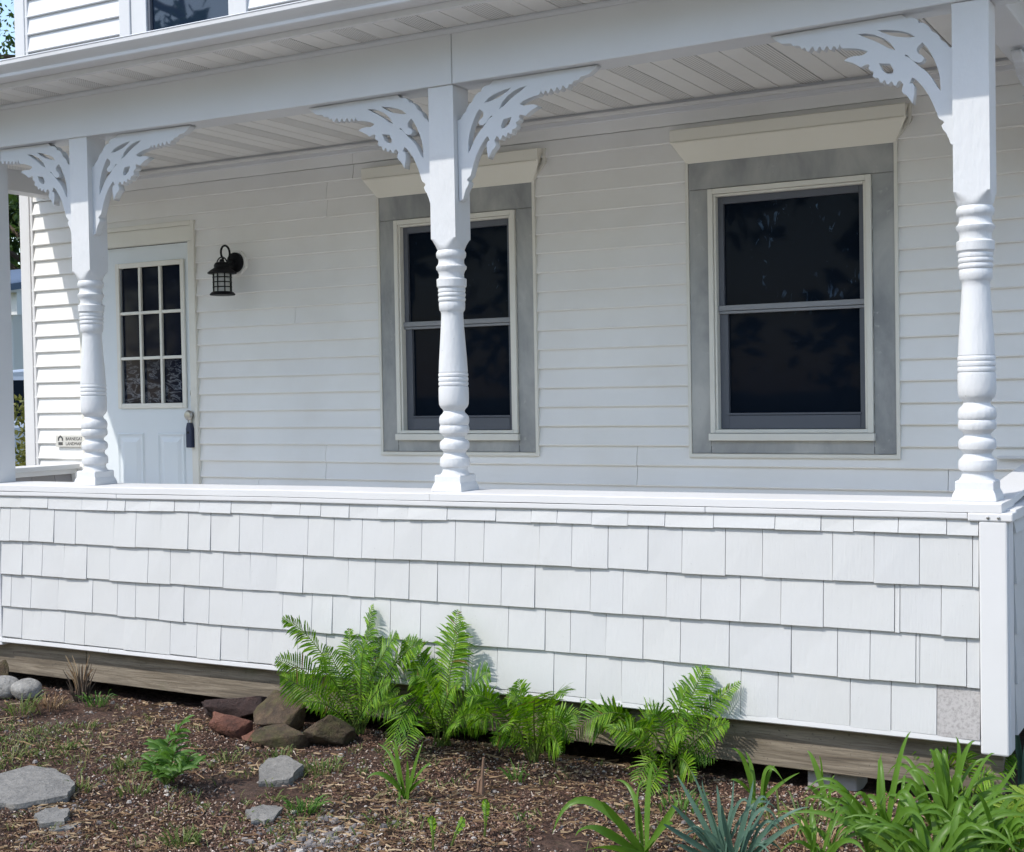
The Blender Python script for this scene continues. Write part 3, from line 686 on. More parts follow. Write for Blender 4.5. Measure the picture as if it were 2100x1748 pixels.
# starter strip along the bottom, in lengths
zs0, zs1 = at_y(0, 1317, WY-.015).z, at_y(2014, 1530, WY-.015).z
for a, b_ in ((WX0-.02, ux(228, WY, 1340)-.001), (ux(228, WY, 1340)+.001, -2.0), (-1.998, WX1-.0)):
    g = MB()
    g.prism_x([(WY-.013, 0), (WY+.003, -.002), (WY+.003, .022), (WY-.016, .020), (WY-.017, .004)], a, b_, 6, lambda x: noise.noise(Vector((x*1.5, 9, 1)))*.003+lerp(zs0, zs1, (x-WX0)/(WX1-WX0))).build('starter_strip', M['trim'], wall)
# corner board
cx0, cx1 = WX1+.001, XW
g = MB(); g.box(cx0, cx1, WY-.017, WY+.004, -.80, lz(cx1)-.056); g.box(cx1-.014, cx1+.003, WY+.0042, WY+.085, -.80, lz(cx1)-.056); g.build('corner_board', M['trim'], wall, bevel=.006)
# ledge: cap boards, nosing and under trim
lj = ux(882, -.08, 1015)
LX1 = ux(2054, -.085, 1040)
for a, b_ in ((PXL-.02, lj-.0008), (lj+.0008, LX1-.0)):
    n_ = 10
    MB().prism_x([(-.0865, -.029), (-.0865, -.003), (-.0835, 0), (.150, .001), (.150, -.022), (.0, -.029)], a, b_, n_, lambda x: lz(x)+noise.noise(Vector((x*1.8, 4, 1)))*.0025).build('ledge_board', M['trim'], wall)
uj = [PXL-.01, ux(240, -.08, 1010), ux(1447, -.08, 1045), ux(1985, -.08, 1065)]
for i in range(3):
    MB().prism_x([(-.082, -.053), (-.0855, -.049), (-.0858, -.0315), (-.040, -.0295), (.0, -.0295), (.0, -.054)], uj[i]+(.001 if i else 0), uj[i+1]-.001, 6, lambda x: lz(x)+noise.noise(Vector((x*2.3, 7, 1)))*.003).build('ledge_trim', M['trim'], wall, bevel=.002)
g = MB(); g.box(uj[3], cx1+.018, -.0885, .0, lz(cx1)-.058, lz(cx1)-.0302); g.build('corner_cap', M['trim'], wall, bevel=.005)
for u, v in ((2026, 1065), (2048, 1063)):
    p = at_y(u, v, -.0890); MB().lathe([(.005, 0), (.005, .003), (.002, .004)], (p.x, -.0890, lz(XW)-.045), 12, ax='y').build('screw', M['brass'], wall)
# end of the wall on the right: ledge and shingles running back to the house
g = MB(); g.prism_y([(XR-.135, -.022), (LX1-.004, -.024), (LX1-.004, -.001), (XR-.135, 0)], .1515, D-.02); g.v = [(x, y, z+lz(XR)+(.075*(y-.15)/(D-.17))) for x, y, z in g.v]; o = g.build('ledge_board', M['trim'], wall, bevel=.003)
cl = at_y(2046, 938, D-.03); g = MB(); g.box(cl.x, cl.x+.5, D-.045, D-.0205, cl.z-.006, cl.z+.006); g.build('wall_cleat', M['trim'], wall, bevel=.002)
for c in range(5):
    y = .028
    while y < D-.03:
        wd = random.choice((.11, .14, .16, .2)); y2 = min(y+wd, D-.02)
        t = zl[c][1]; top = zl[c-1][1]+.03 if c else lz(XR)-.058
        MB().hexa([(XW+.010, y+.001, t), (XW+.010, y2-.001, t), (XW-.012, y2-.001, t), (XW-.012, y+.001, t), (XW+.0, y+.001, top), (XW+.0, y2-.001, top), (XW-.012, y2-.001, top), (XW-.012, y+.001, top)]).build('shingle', M['shingle'], wall)
        y = y2
g = MB(); g.box(XW-.05, XW+.014, .0015, D-.02, lz(XW)-.060, lz(XW)-.026); g.build('side_trim', M['trim'], wall, bevel=.003)
g = MB(); g.box(XW-.12, XW-.013, .10, D-.02, -.775, lz(XR)-.03); g.build('backing', M['inner_shingle'], wall)

# short wall closing the left end of the porch, bare grey shingles inside
ew = thing('end_wall', 'short porch end wall with grey shingles inside and white cap', 'porch wall', (XL, .7, -.78))
ex1 = XL+.03
g = MB(); g.box(ex1-.10, ex1-.014, -.02, D-.02, -.775, -.05); g.build('backing', M['inner_shingle'], ew)
g = MB(); g.prism_y([(ex1-.14, -.032), (ex1+.05, -.032), (ex1+.05, -.004), (ex1-.14, -.004)], -.06, D-.022); g.build('cap_board', M['trim'], ew, bevel=.003)
g = MB(); g.prism_y([(ex1-.10, -.062), (ex1+.02, -.062), (ex1+.024, -.033), (ex1-.10, -.033)], -.04, D-.022); g.build('cap_trim', M['trim'], ew, bevel=.003)
for c in range(5):
    y = -.02+(c % 2)*-.05; t = (-.12, -.285, -.447, -.608, -.77)[c]; top = -.063 if c == 0 else (-.12, -.285, -.447, -.608)[c-1]+.02
    while y < D-.05:
        wd = random.choice((.12, .15, .17)); y2 = min(y+wd, D-.04)
        MB().hexa([(ex1-.014, y+.0015, t), (ex1+.002, y+.0015, t), (ex1+.002, y2-.0015, t), (ex1-.014, y2-.0015, t), (ex1-.014, y+.0015, top), (ex1-.010, y+.0015, top), (ex1-.010, y2-.0015, top), (ex1-.014, y2-.0015, top)]).build('shingle', M['inner_shingle'], ew)
        y = y2
pbox('end_trim', ex1-.012, ex1+.022, D-.038, D-.022, -.775, -.034, M['siding'], ew)

# ------------------------------------------------------------------ posts
PW = .1143
PROF = []   # (radius, z) of the turned shaft from base upward; y read off the right hand post
for Y, hw in ((2973, 118), (2948, 100), (2928, 96), (2913, 98), (2908, 112), (2895, 117), (2870, 118), (2845, 114), (2835, 104), (2820, 90), (2805, 86), (2790, 93), (2779, 104), (2776, 112), (2760, 116), (2735, 116), (2718, 110), (2713, 103),
              (2700, 84), (2685, 80), (2672, 90), (2660, 104), (2655, 112), (2640, 117), (2620, 117), (2600, 112), (2596, 108), (2592, 112), (2575, 117), (2550, 117), (2530, 112), (2520, 104), (2505, 88), (2490, 82), (2475, 90), (2462, 104), (2450, 110),
              (2438, 115), (2400, 117), (2320, 117), (2308, 115), (2305, 110), (2300, 110), (2296, 115), (2285, 117), (2273, 115), (2268, 110), (2263, 115), (2250, 117), (2238, 115), (2233, 110), (2228, 115), (2215, 117), (2205, 114), (2200, 109), (2196, 113),
              (2100, 108), (1980, 99), (1850, 90), (1780, 86), (1748, 86), (1738, 92), (1728, 99), (1700, 102), (1675, 102), (1668, 98), (1662, 104), (1650, 107), (1638, 104), (1632, 100), (1627, 105), (1615, 108), (1603, 105), (1598, 100), (1593, 105), (1580, 107), (1568, 104), (1560, 108),
              (1552, 115), (1500, 117), (1494, 113), (1488, 99), (1460, 97), (1435, 106), (1422, 117), (1402, 119), (1397, 112), (1380, 101), (1355, 99), (1342, 104), (1334, 112), (1318, 116), (1300, 116), (1288, 110), (1280, 104), (1268, 102)):
    PROF.append((hw*.000515, (3093-Y)*.000528))
def make_post(x, label):
    zb_ = lz(x)
    p = thing('porch_post', label, 'porch post', (x+PW/2, PW/2, zb_), 'turned porch posts')
    c = (x+PW/2, PW/2, zb_)
    MB().lathe(PROF, c, 40).build('turned_shaft', M['post'], p, smooth=35)
    # square block above with rounded shoulders
    zs = zb_+.955; h = PW/2
    g = MB(); N = 8; vs = []; fs = []
    lev = [(zs-.006, .046), (zs+.002, .0535), (zs+.012, .0575), (zs+.022, .062), (zs+.032, .068), (zs+.041, .0745), (zs+.046, .0815), (1.3, .2), (HB-.001+sag(x), .2)]
    n_ = 64
    for zz, r in lev:
        for i in range(n_):
            a = 2*math.pi*i/n_+math.pi/4; ca, sa = math.cos(a), math.sin(a)
            rr = min(h/max(abs(ca), abs(sa)), r)
            vs.append((c[0]+ca*rr, c[1]+sa*rr, zz))
    for j in range(len(lev)-1):
        for i in range(n_): fs.append((j*n_+i, j*n_+(i+1) % n_, (j+1)*n_+(i+1) % n_, (j+1)*n_+i))
    fs.append(tuple(range(n_))[::-1]); fs.append(tuple((len(lev)-1)*n_+i for i in range(n_)))
    g.add(vs, fs); g.build('square_block', M['post'], p, smooth=32)
    # base block with curved flare
    g = MB(); lev = [(.0, .071), (.010, .070), (.024, .066), (.036, .0605), (.042, .0605), (.062, .0605), (.066, .056)]
    vs = []; fs = []
    for zz, r in lev:
        vs += [(c[0]-r, c[1]-r, zb_+zz), (c[0]+r, c[1]-r, zb_+zz), (c[0]+r, c[1]+r, zb_+zz), (c[0]-r, c[1]+r, zb_+zz)]
    for j in range(len(lev)-1):
        for i in range(4): fs.append((j*4+i, j*4+(i+1) % 4, (j+1)*4+(i+1) % 4, (j+1)*4+i))
    fs += [(3, 2, 1, 0), tuple((len(lev)-1)*4+i for i in range(4))]
    g.add(vs, fs); g.build('base_block', M['post'], p, bevel=.003)
    return p
PX = (-4.932, -2.935, -.924)
make_post(PX[0], 'left turned white post standing in front of the door')
make_post(PX[1], 'middle turned white post in front of the narrower window')
make_post(PX[2], 'right turned white post on the corner of the ledge')
px = ux(33, PW, 985); 
g = MB(); g.box(px-PW-.004, px, -.0, PW, lz(-5.5)+.0005, HB-.001+sag(-5.5))
tag(g.build('square_pillar', M['beam'], bevel=.004), 'plain square white pillar at the left end of the ledge', 'pillar')

# ------------------------------------------------------------------ fretwork brackets
def tr(p): return ((1522-p[0])*.000413, -(p[1]-(245-(p[0]-45)*.165))*.000413)
OUT = [(45,250),(300,205),(560,160),(830,117),(1120,66),(1140,80),(1160,97),(1185,90),(1215,92),(1245,106),(1252,132),(1285,130),(1320,150),(1345,178),(1350,196),(1385,212),(1412,240),(1420,266),(1455,285),(1478,312),(1484,324),(1522,326),
       (1522,1087),(1500,1086),(1478,1080),(1466,1040),(1445,995),(1422,968),(1413,940),(1434,915),(1425,902),(1392,882),(1372,824),(1350,765),(1322,705),(1290,655),(1255,612),(1215,572),(1192,563),(1180,585),(1168,618),(1192,612),(1206,640),(1204,690),(1190,768),(1168,735),(1148,708),(1122,692),(1108,672),(1118,640),(1126,620),
       (1100,590),(1078,600),(1064,632),(1048,628),(1034,600),(1022,600),(1004,624),(990,618),(978,590),(966,590),(950,612),(936,604),(926,575),(914,572),(898,575),(880,560),(888,535),(884,518),(864,516),(848,500),(858,478),(846,462),(815,470),(785,488),(760,474),(720,455),(655,437),(690,415),(735,402),(790,398),(820,385),(850,360),
       (800,345),(745,337),(690,335),(640,338),(625,322),(616,296),(605,330),(592,345),(578,318),(560,322),(548,352),(532,345),(520,318),(500,325),(484,355),(468,350),(458,320),(440,330),(424,362),(406,355),(396,325),(380,332),(356,366),(338,358),(326,330),(300,345),(285,322),(255,318),(230,322),(205,300),(165,302),(130,302),(100,288),(70,272)]
HOLES = [[(915,186),(990,184),(1060,188),(1125,196),(1180,212),(1234,243),(1165,250),(1100,246),(1035,236),(970,212)],
         [(752,218),(830,214),(905,226),(975,252),(1030,292),(1075,356),(1012,336),(950,302),(890,274),(825,250)],
         [(930,455),(1020,455),(1050,506),(1042,540),(998,541),(955,516)],
         [(1280,284),(1312,318),(1345,370),(1372,425),(1396,490),(1410,560),(1416,672),(1388,645),(1362,600),(1335,555),(1290,505),(1240,470),(1190,425),(1165,405),(1132,396),(1150,380),(1172,398),(1205,432),(1245,446),(1275,436),(1288,408),(1268,386),(1238,374),(1230,338),(1246,312)]]
def bracket_mesh(maxlen=9, flip=1):
    c = bpy.data.curves.new('bracket', 'CURVE'); c.dimensions = '2D'; c.fill_mode = 'BOTH'; c.extrude = .017; c.bevel_depth = .0012; c.bevel_resolution = 1
    for lp in [OUT]+HOLES:
        pts = [tr(p) for p in lp]; pts = [(min(a, maxlen), b_) for a, b_ in pts]
        q = []
        for p in pts:
            if not q or (abs(p[0]-q[-1][0])+abs(p[1]-q[-1][1])) > 1e-5: q.append(p)
        s = c.splines.new('POLY'); s.points.add(len(q)-1); s.use_cyclic_u = True
        for i, (a, b_) in enumerate(q): s.points[i].co = (a*flip, b_, 0, 1)
    o = bpy.data.objects.new('bracket', c); COL.objects.link(o)
    dg = bpy.context.evaluated_depsgraph_get(); me = bpy.data.meshes.new_from_object(o.evaluated_get(dg)); bpy.data.objects.remove(o)
    me.materials.clear(); me.materials.append(M['bracket']); return me
bmL, bmR, bmS = bracket_mesh(9, -1), bracket_mesh(9, 1), bracket_mesh(.50, -1)
def bracket(me, x, label, y=.046, rz=0):
    fl = 1 if me is bmR else -1
    o = bpy.data.objects.new('bracket', me); COL.objects.link(o); o.location = (x, y, HB-.003+(sag(x) if rz == 0 else .01)); o.rotation_euler = (math.radians(90), -math.atan((sag(x+fl*.6)-sag(x))/(fl*.6)) if rz == 0 else 0, rz)
    return tag(o, label, 'bracket', 'fretwork porch brackets')
bracket(bmS, PX[0]-.001, 'short cut off fretwork bracket between square pillar and left post')
bracket(bmR, PX[0]+PW+.001, 'fretwork bracket on the right side of the left post')
bracket(bmL, PX[1]-.001, 'fretwork bracket on the left side of the middle post')
bracket(bmR, PX[1]+PW+.001, 'fretwork bracket on the right side of the middle post')
bracket(bmL, PX[2]-.001, 'fretwork bracket on the left side of the right corner post')
bracket(bmL, XR-.085, 'fretwork bracket against the house wall at far right edge', D-.018, math.radians(90))
# ------------------------------------------------------------------ stones and flags in the bed
def rock(name, label, u, v, size, mat, cat='stone', sink=.25, ang=True, rz=0, seed=1, y=None, group=None, tilt=(0, 0), z=None):
    """size = (x, y, z) in metres; u, v = middle of its foot in the bed"""
    rnd = random.Random(seed)
    p = at_z(u, v, z if z is not None else GZ)
    if y is not None: p.y = y
    bm = bmesh.new()
    if ang:
        for i in range(12):
            a = rnd.uniform(0, 6.283); h = rnd.uniform(-1, 1); r = (1-h*h)**.5*.5+.45
            bm.verts.new((math.cos(a)*r*.62, math.sin(a)*r*.62, h*.5))
        bmesh.ops.convex_hull(bm, input=bm.verts)
        bmesh.ops.delete(bm, geom=[q for q in bm.verts if not q.link_faces], context='VERTS')
        bmesh.ops.bevel(bm, geom=bm.edges[:]+bm.verts[:], offset=.018, segments=1, affect='EDGES')
        bmesh.ops.triangulate(bm, faces=bm.faces)
        bmesh.ops.subdivide_edges(bm, edges=bm.edges, cuts=3, use_grid_fill=True)
        amp = .085
    else:
        bmesh.ops.create_icosphere(bm, subdivisions=4, radius=.5); amp = .05
    for q in bm.verts:
        n_ = noise.noise(q.co*2.2+Vector((seed*3.1, 0, 0)))*amp*2+noise.noise(q.co*7+Vector((seed, 4, 0)))*amp*.6+noise.noise(q.co*19+Vector((seed, 4, 0)))*amp*.25
        q.co *= 1+n_
        q.co = Vector((q.co.x*size[0], q.co.y*size[1], q.co.z*size[2]))
    me = bpy.data.meshes.new(name); bm.to_mesh(me); bm.free(); me.materials.append(mat)
    me.polygons.foreach_set('use_smooth', [not ang or True]*len(me.polygons))
    if ang:
        try: me.set_sharp_from_angle(angle=math.radians(28))
        except Exception: pass
    o = bpy.data.objects.new(name, me); COL.objects.link(o)
    o.location = (p.x, p.y, GZ+size[2]*(.5-sink)); o.rotation_euler = (tilt[0], tilt[1], rz)
    return tag(o, label, cat, group)
G_ = 'stones heaped under the timber'
rock('cobble', 'smooth grey cobble at the far left beside the timber', 12, 1425, (.16, .13, .11), M['cobble'], ang=False, seed=2, sink=.2)
rock('cobble', 'rounder pale grey cobble in the dark gap under the timber', 55, 1428, (.15, .13, .10), M['cobble'], ang=False, seed=5, sink=.2)
rock('cobble', 'small brown broken stone against the timber end at far left', 4, 1400, (.06, .06, .12), M['mossstone'], seed=8, sink=.1)
rock('stone_slab', 'dark red slab topmost of the stone heap', 487, 1474, (.29, .17, .11), M['darkred'], seed=11, sink=.02, rz=.2, group=G_)
rock('stone', 'triangular brick red stone leaning in front of the dark slab', 484, 1508, (.19, .11, .13), M['redstone'], seed=23, sink=.2, rz=.3, group=G_, tilt=(.2, .3))
rock('stone', 'mossy brown stone resting on the heap beside the dark slab', 568, 1492, (.26, .19, .14), M['mossstone'], seed=31, sink=.05, rz=-.4, group=G_)
rock('stone', 'small mossy stone at the foot of the heap with grass before it', 580, 1532, (.20, .13, .11), M['mossstone'], seed=47, sink=.2, rz=.5, group=G_, tilt=(0, .25))
rock('stone', 'big rounded brown stone between the heap and the tallest fern', 664, 1520, (.25, .20, .165), M['mossstone'], seed=52, sink=.1, rz=.1, group=G_)
rock('stone', 'thin reddish chip of stone between two mossy stones', 535, 1518, (.14, .07, .05), M['redstone'], seed=61, sink=.3, rz=.3, group=G_)
def flag(label, pts, th, tilt, seed):
    rnd = random.Random(seed); ps = [at_z(u, v, GZ+th) for u, v in pts]
    c = sum(ps, Vector())/len(ps); bm = bmesh.new(); ring = []
    n_ = len(ps)
    for i in range(n_):
        a, b_ = ps[i], ps[(i+1) % n_]
        for k in range(5):
            q = a.lerp(b_, k/5); j = 0 if k == 0 else rnd.uniform(-.008, .008)
            dirv = (q-c).normalized(); ring.append(q+dirv*j)
    top = [bm.verts.new((q.x, q.y, GZ+th+tilt*(q.y-c.y)+rnd.uniform(-.002, .002))) for q in ring]
    mid = [bm.verts.new((c.x+(q.x-c.x)*1.012, c.y+(q.y-c.y)*1.012, GZ+th*.62+tilt*(q.y-c.y)+rnd.uniform(-.004, .004))) for q in ring]
    bot = [bm.verts.new((c.x+(q.x-c.x)*.97, c.y+(q.y-c.y)*.97, GZ-.03)) for q in ring]
    bm.faces.new(top)
    for A, B in ((top, mid), (mid, bot)):
        for i in range(len(ring)): bm.faces.new((A[i], B[i], B[(i+1) % len(ring)], A[(i+1) % len(ring)]))
    bmesh.ops.recalc_face_normals(bm, faces=bm.faces)
    me = bpy.data.meshes.new('flagstone'); bm.to_mesh(me); bm.free(); me.materials.append(M['slate'])
    o = bpy.data.objects.new('flagstone', me); COL.objects.link(o)
    me.transform(Matrix.Translation(-Vector((c.x, c.y, GZ)))); o.location = (c.x, c.y, GZ)
    return tag(o, label, 'flagstone')
flag('large six sided grey flagstone lying in the mulch at left', [(-40, 1597), (62, 1575), (115, 1582), (153, 1606), (138, 1630), (30, 1645), (-20, 1638)], .030, .06, 3)
flag('small grey flagstone tilted in the mulch below the stone heap', [(535, 1568), (550, 1558), (590, 1557), (622, 1572), (592, 1592), (530, 1594)], .030, .12, 4)
flag('narrow grey stone lying below the large flagstone', [(72, 1668), (100, 1658), (140, 1660), (132, 1684), (80, 1688)], .025, .05, 5)
flag('thin grey shard of stone low at left in the mulch', [(104, 1699), (125, 1690), (158, 1688), (150, 1698), (106, 1704)], .012, .0, 6)
flag('broken grey slate pieces half buried in the mulch', [(505, 1660), (540, 1650), (580, 1655), (560, 1680), (515, 1685)], .008, .0, 8)

# dried stump of an old stalk
p = at_z(165, 1432)
st = thing('dried_stump', 'dry brown tuft of dead stalks against the timber joint', 'dead plant', (p.x, p.y, GZ))
g = MB(); rnd = random.Random(5)
for i in range(46):
    a = rnd.uniform(0, 6.28); r = rnd.uniform(0, .035); h = rnd.uniform(.05, .17); l_ = rnd.uniform(0, .05)
    b0 = Vector((p.x+math.cos(a)*r, p.y+math.sin(a)*r, GZ-.01)); g.tube([b0, b0+Vector((math.cos(a)*l_*.4, math.sin(a)*l_*.4, h*.6)), b0+Vector((math.cos(a)*l_, math.sin(a)*l_, h))], [.004, .003, .001], 4)
g.build('stalk_bundle', M['bark'], st)
g = MB(); 
for i in range(14):
    a = rnd.uniform(0, 6.28); b0 = Vector((p.x, p.y, GZ)); h = rnd.uniform(.12, .22)
    g.tube([b0, b0+Vector((math.cos(a)*.03, math.sin(a)*.03, h*.7)), b0+Vector((math.cos(a)*.07, math.sin(a)*.05, h))], [.003, .002, .001], 4)
g.build('straw', M['straw'], st)
# upright broken twig
p = at_z(988, 1625); tw = MB(); tw.tube([(p.x, p.y, GZ-.01), (p.x+.004, p.y, GZ+.06), (p.x+.010, p.y, GZ+.12)], [.010, .006, .004], 7); tw.tube([(p.x-.012, p.y, GZ), (p.x-.008, p.y, GZ+.04), (p.x+.004, p.y, GZ+.055)], [.008, .008, .004], 6)
tag(tw.build('twig_stub', M['bark_tan'], smooth=True), 'pale broken stick standing upright in the mulch', 'stick')

# ------------------------------------------------------------------ ferns
def bez(p0, p1, p2, p3, t):
    s = 1-t; return p0*(s**3)+p1*(3*s*s*t)+p2*(3*s*t*t)+p3*(t**3)
UP = Vector((0, 0, 1))
def frond(base, mid, tip, width, fern, name='frond', n=30, face=None, droop=.25, mat=None, seed=0):
    rnd = random.Random(seed)
    # cubic through a rough middle
    p1 = base+(mid-base)*.75+Vector((0, 0, .02)); p2 = mid+(mid-base)*.25+(tip-mid)*.35
    N = 26; C = [bez(base, p1, p2, tip, i/N) for i in range(N+1)]
    g = MB()
    g.tube(C, [.0038*(1-.8*i/N) for i in range(N+1)], 5, 1)
    L = sum((C[i+1]-C[i]).length for i in range(N))
    face = (face or Vector((-.25, -.85, .45))).normalized()
    t = .12
    npairs = max(16, int(L/.0118))
    for k in range(npairs):
        t = .14+.86*(k/(npairs-1))
        f = t*N; i = min(int(f), N-1); c = C[i].lerp(C[i+1], f-i); tan = (C[min(i+1, N)]-C[max(i-1, 0)]).normalized()
        side = tan.cross(face); 
        if side.length < .1: side = tan.orthogonal()
        side.normalize(); nf = side.cross(tan).normalized()
        # ostrich fern outline: long above the middle, short at both ends
        s_ = (t-.14)/.86
        env = min(1, .22+s_*1.75)*(1-max(0, s_-.62)/.40)**.8 if s_ < 1 else .05
        env = max(env, .05)
        for sg in (-1, 1):
            ln = width*env*rnd.uniform(.9, 1.08); w_ = .0042*(.6+.4*env)*rnd.uniform(.85, 1.1)
            d = (side*sg+tan*(.34+.35*s_)+nf*rnd.uniform(-.22, .22)).normalized()
            dr = Vector((0, 0, -1))*droop*ln*rnd.uniform(.3, 1.7)
            a = c; b1 = c+d*ln*.35+dr*.08; b2 = c+d*ln*.72+dr*.42; e = c+d*ln+dr
            wd = tan*w_; kf = nf*w_*.35
            g.add([a-wd*.55, a+wd*.55, b1-wd+kf, b1+wd-kf*.0, b2-wd*.8, b2+wd*.8, e, b1-kf], [(0, 1, 3, 7), (0, 7, 2), (2, 7, 3, 5, 4), (4, 5, 6)], 0)
            if ln > .03:   # saw teeth along each leaflet
                for q in range(2, 8):
                    fr = q/9.0; m_ = a.lerp(b1, fr/.35) if fr < .35 else (b1.lerp(b2, (fr-.35)/.37) if fr < .72 else b2.lerp(e, (fr-.72)/.28))
                    ww = w_*(1.65 if .15 < fr < .7 else 1.25)
                    g.add([m_+wd*.5*(1 if fr < .72 else .6)-d*.0022, m_+tan*ww+d*.003, m_+wd*.5*(1 if fr < .72 else .6)+d*.0022], [(0, 1, 2)], 0)
    return g.build(name, [mat or M['fern'], M['fern_stem']], fern, fix=False)
def P(u, v, y): return at_y(u, v, y)
def fern(label, bu, bv, specs, seed, mat=None, width=.098, by=None, extra=2):
    b = at_z(bu, bv) if by is None else at_y(bu, bv, by)
    b.z = max(b.z, GZ-.4) if by is not None else GZ
    f = thing('fern', label, 'fern', (b.x, b.y, b.z), 'ferns along the wall'); rnd = random.Random(seed)
    for i, s in enumerate(specs):
        (mu, mv, mo), (tu, tv, to) = s[0], s[1]; wd = (s[2] if len(s) > 2 else 1)*width
        fc = Vector(s[3]) if len(s) > 3 else Vector((-.3+rnd.uniform(-.3, .3), -.8, .35+rnd.uniform(-.2, .4)))
        bb = b+Vector((rnd.uniform(-.03, .03), rnd.uniform(-.03, .03), 0))
        frond(bb, P(mu, mv, b.y+mo), P(tu, tv, b.y+to), wd, f, face=fc, mat=mat, seed=seed*50+i)
    for i in range(extra):
        a = rnd.uniform(0, 6.283); h = rnd.uniform(.16, .30); sp = rnd.uniform(.08, .2); bb = b+Vector((rnd.uniform(-.03, .03), rnd.uniform(-.03, .03), 0)); d = Vector((math.cos(a), math.sin(a)*.55-.15, 0))
        frond(bb, bb+d*sp*.4+UP*h*.8, bb+d*sp*1.3+UP*h*rnd.uniform(.8, 1.1), width*rnd.uniform(.6, .95), f, face=Vector((d.x*.3-.2, -.6, .6)), mat=mat, seed=seed*70+i)
    return f
fern('tallest spreading fern on the left next to the stone heap', 735, 1503, [
    ((742, 1385, .02), (765, 1240, .06), 1.15), ((725, 1395, .02), (715, 1290, .05), 1.0), ((680, 1350, -.02), (580, 1268, -.08), 1.0),
    ((668, 1400, -.06), (566, 1352, -.16), 1.0), ((655, 1432, -.10), (572, 1385, -.22), .9), ((790, 1370, .0), (868, 1322, -.02), 1.0), ((765, 1380, -.03), (815, 1300, -.02), 1.0),
    ((700, 1400, -.12), (640, 1375, -.28), .9), ((760, 1430, -.12), (800, 1400, -.22), .8), ((715, 1420, -.05), (668, 1330, -.08), 1.), ((690, 1450, -.12), (620, 1440, -.25), .7), ((735, 1400, -.08), (750, 1320, -.1), 1.0), ((750, 1420, .0), (780, 1300, .08), .9), ((770, 1440, -.08), (830, 1460, -.2), .7)], 1)
fern('fern with one tall upright frond in the middle of the row', 907, 1532, [
    ((918, 1400, .03), (938, 1252, .07), 1.15), ((915, 1410, .0), (948, 1275, .03), 1.0), ((880, 1390, .02), (830, 1312, .05), 1.0), ((865, 1380, -.08), (792, 1575, -.30), 1.15),
    ((850, 1430, -.12), (835, 1555, -.30), 1.0), ((950, 1420, -.04), (1005, 1380, -.1), 1.0), ((960, 1440, .0), (1018, 1440, -.02), 1.0), ((945, 1460, -.1), (985, 1480, -.2), .8),
    ((870, 1420, -.1), (820, 1440, -.25), 1.0), ((900, 1440, -.15), (885, 1420, -.3), .8), ((925, 1480, -.15), (938, 1490, -.3), .7), ((890, 1440, .02), (865, 1340, .05), .9), ((955, 1450, -.05), (1000, 1500, -.15), .8)], 2)
fern('low broad fern below the bottom strip near the middle', 1090, 1562, [
    ((1075, 1470, .02), (1062, 1395, .06), .85), ((1035, 1442, -.08), (957, 1432, -.18), 1.0), ((1030, 1470, -.12), (968, 1475, -.25), .9), ((1115, 1442, -.1), (1160, 1425, -.2), 1.0, (0, -.4, .9)),
    ((1130, 1460, -.05), (1172, 1520, -.12), 1.0), ((1060, 1470, -.15), (1035, 1500, -.3), .9), ((1090, 1450, -.15), (1105, 1430, -.3), 1.0, (0, -.3, .95)), ((1120, 1490, -.12), (1150, 1545, -.25), .85),
    ((1050, 1500, -.05), (1008, 1525, -.1), .6), ((1080, 1440, -.05), (1040, 1435, -.1), .9, (0, -.4, .9)), ((1110, 1470, .02), (1150, 1460, .08), .9)], 3)
fern('arching fern with two bowed fronds right of the low broad fern', 1330, 1562, [
    ((1285, 1430, .0), (1165, 1520, -.12), 1.0), ((1270, 1440, -.02), (1190, 1420, -.02), .9), ((1300, 1460, .02), (1258, 1400, .05), 1.0), ((1310, 1460, -.05), (1215, 1475, -.15), .9), ((1320, 1480, -.06), (1350, 1455, -.12), .8), ((1295, 1480, -.1), (1245, 1500, -.2), .7), ((1300, 1440, .04), (1330, 1420, .1), .8)], 4)
fern('rightmost fern of the wall row with two thin fronds pointing right', 1372, 1590, [
    ((1400, 1470, .03), (1450, 1368, .07), 1.05), ((1415, 1490, .02), (1518, 1398, .08), .6), ((1370, 1480, -.02), (1325, 1470, -.1), .9), ((1385, 1480, -.05), (1410, 1415, -.08), 1.0), ((1430, 1510, -.02), (1495, 1485, -.05), .6),
    ((1345, 1540, -.1), (1305, 1610, -.2), .8), ((1360, 1560, -.12), (1330, 1630, -.22), .8), ((1390, 1540, -.08), (1425, 1600, -.18), .7), ((1350, 1500, -.08), (1300, 1500, -.18), .8), ((1400, 1530, .0), (1470, 1560, .0), .6)], 5)
fern('small dark fern at the corner board among the day lilies', 1985, 1640, [
    ((1940, 1560, -.0), (1880, 1520, .0), .7), ((1960, 1570, -.02), (1918, 1560, -.05), .7), ((2020, 1580, .0), (2080, 1548, .02), .8), ((1990, 1580, -.03), (1975, 1545, -.05), .7), ((2000, 1600, -.05), (2040, 1600, -.1), .7), ((1950, 1600, -.05), (1900, 1610, -.1), .6)], 6, extra=0)
fern('bright lime fern fronds at the lower right corner', 2085, 1775, [
    ((2075, 1700, .0), (2062, 1635, .03), .9), ((2100, 1690, .02), (2112, 1610, .05), .9), ((2040, 1720, -.02), (1985, 1715, -.05), .8), ((2060, 1730, -.05), (2025, 1680, -.08), .8), ((2095, 1730, -.05), (2100, 1660, -.08), .9), ((2050, 1745, -.08), (2005, 1748, -.14), .7)], 7, M['fern_lime'], extra=0)
fern('lime fern frond lying low between the day lilies at the bottom', 1850, 1775, [((1820, 1735, .0), (1782, 1708, .0), .5), ((1840, 1745, -.03), (1795, 1742, -.05), .5), ((1870, 1740, .0), (1905, 1712, .0), .5)], 8, M['fern_lime'], extra=0)
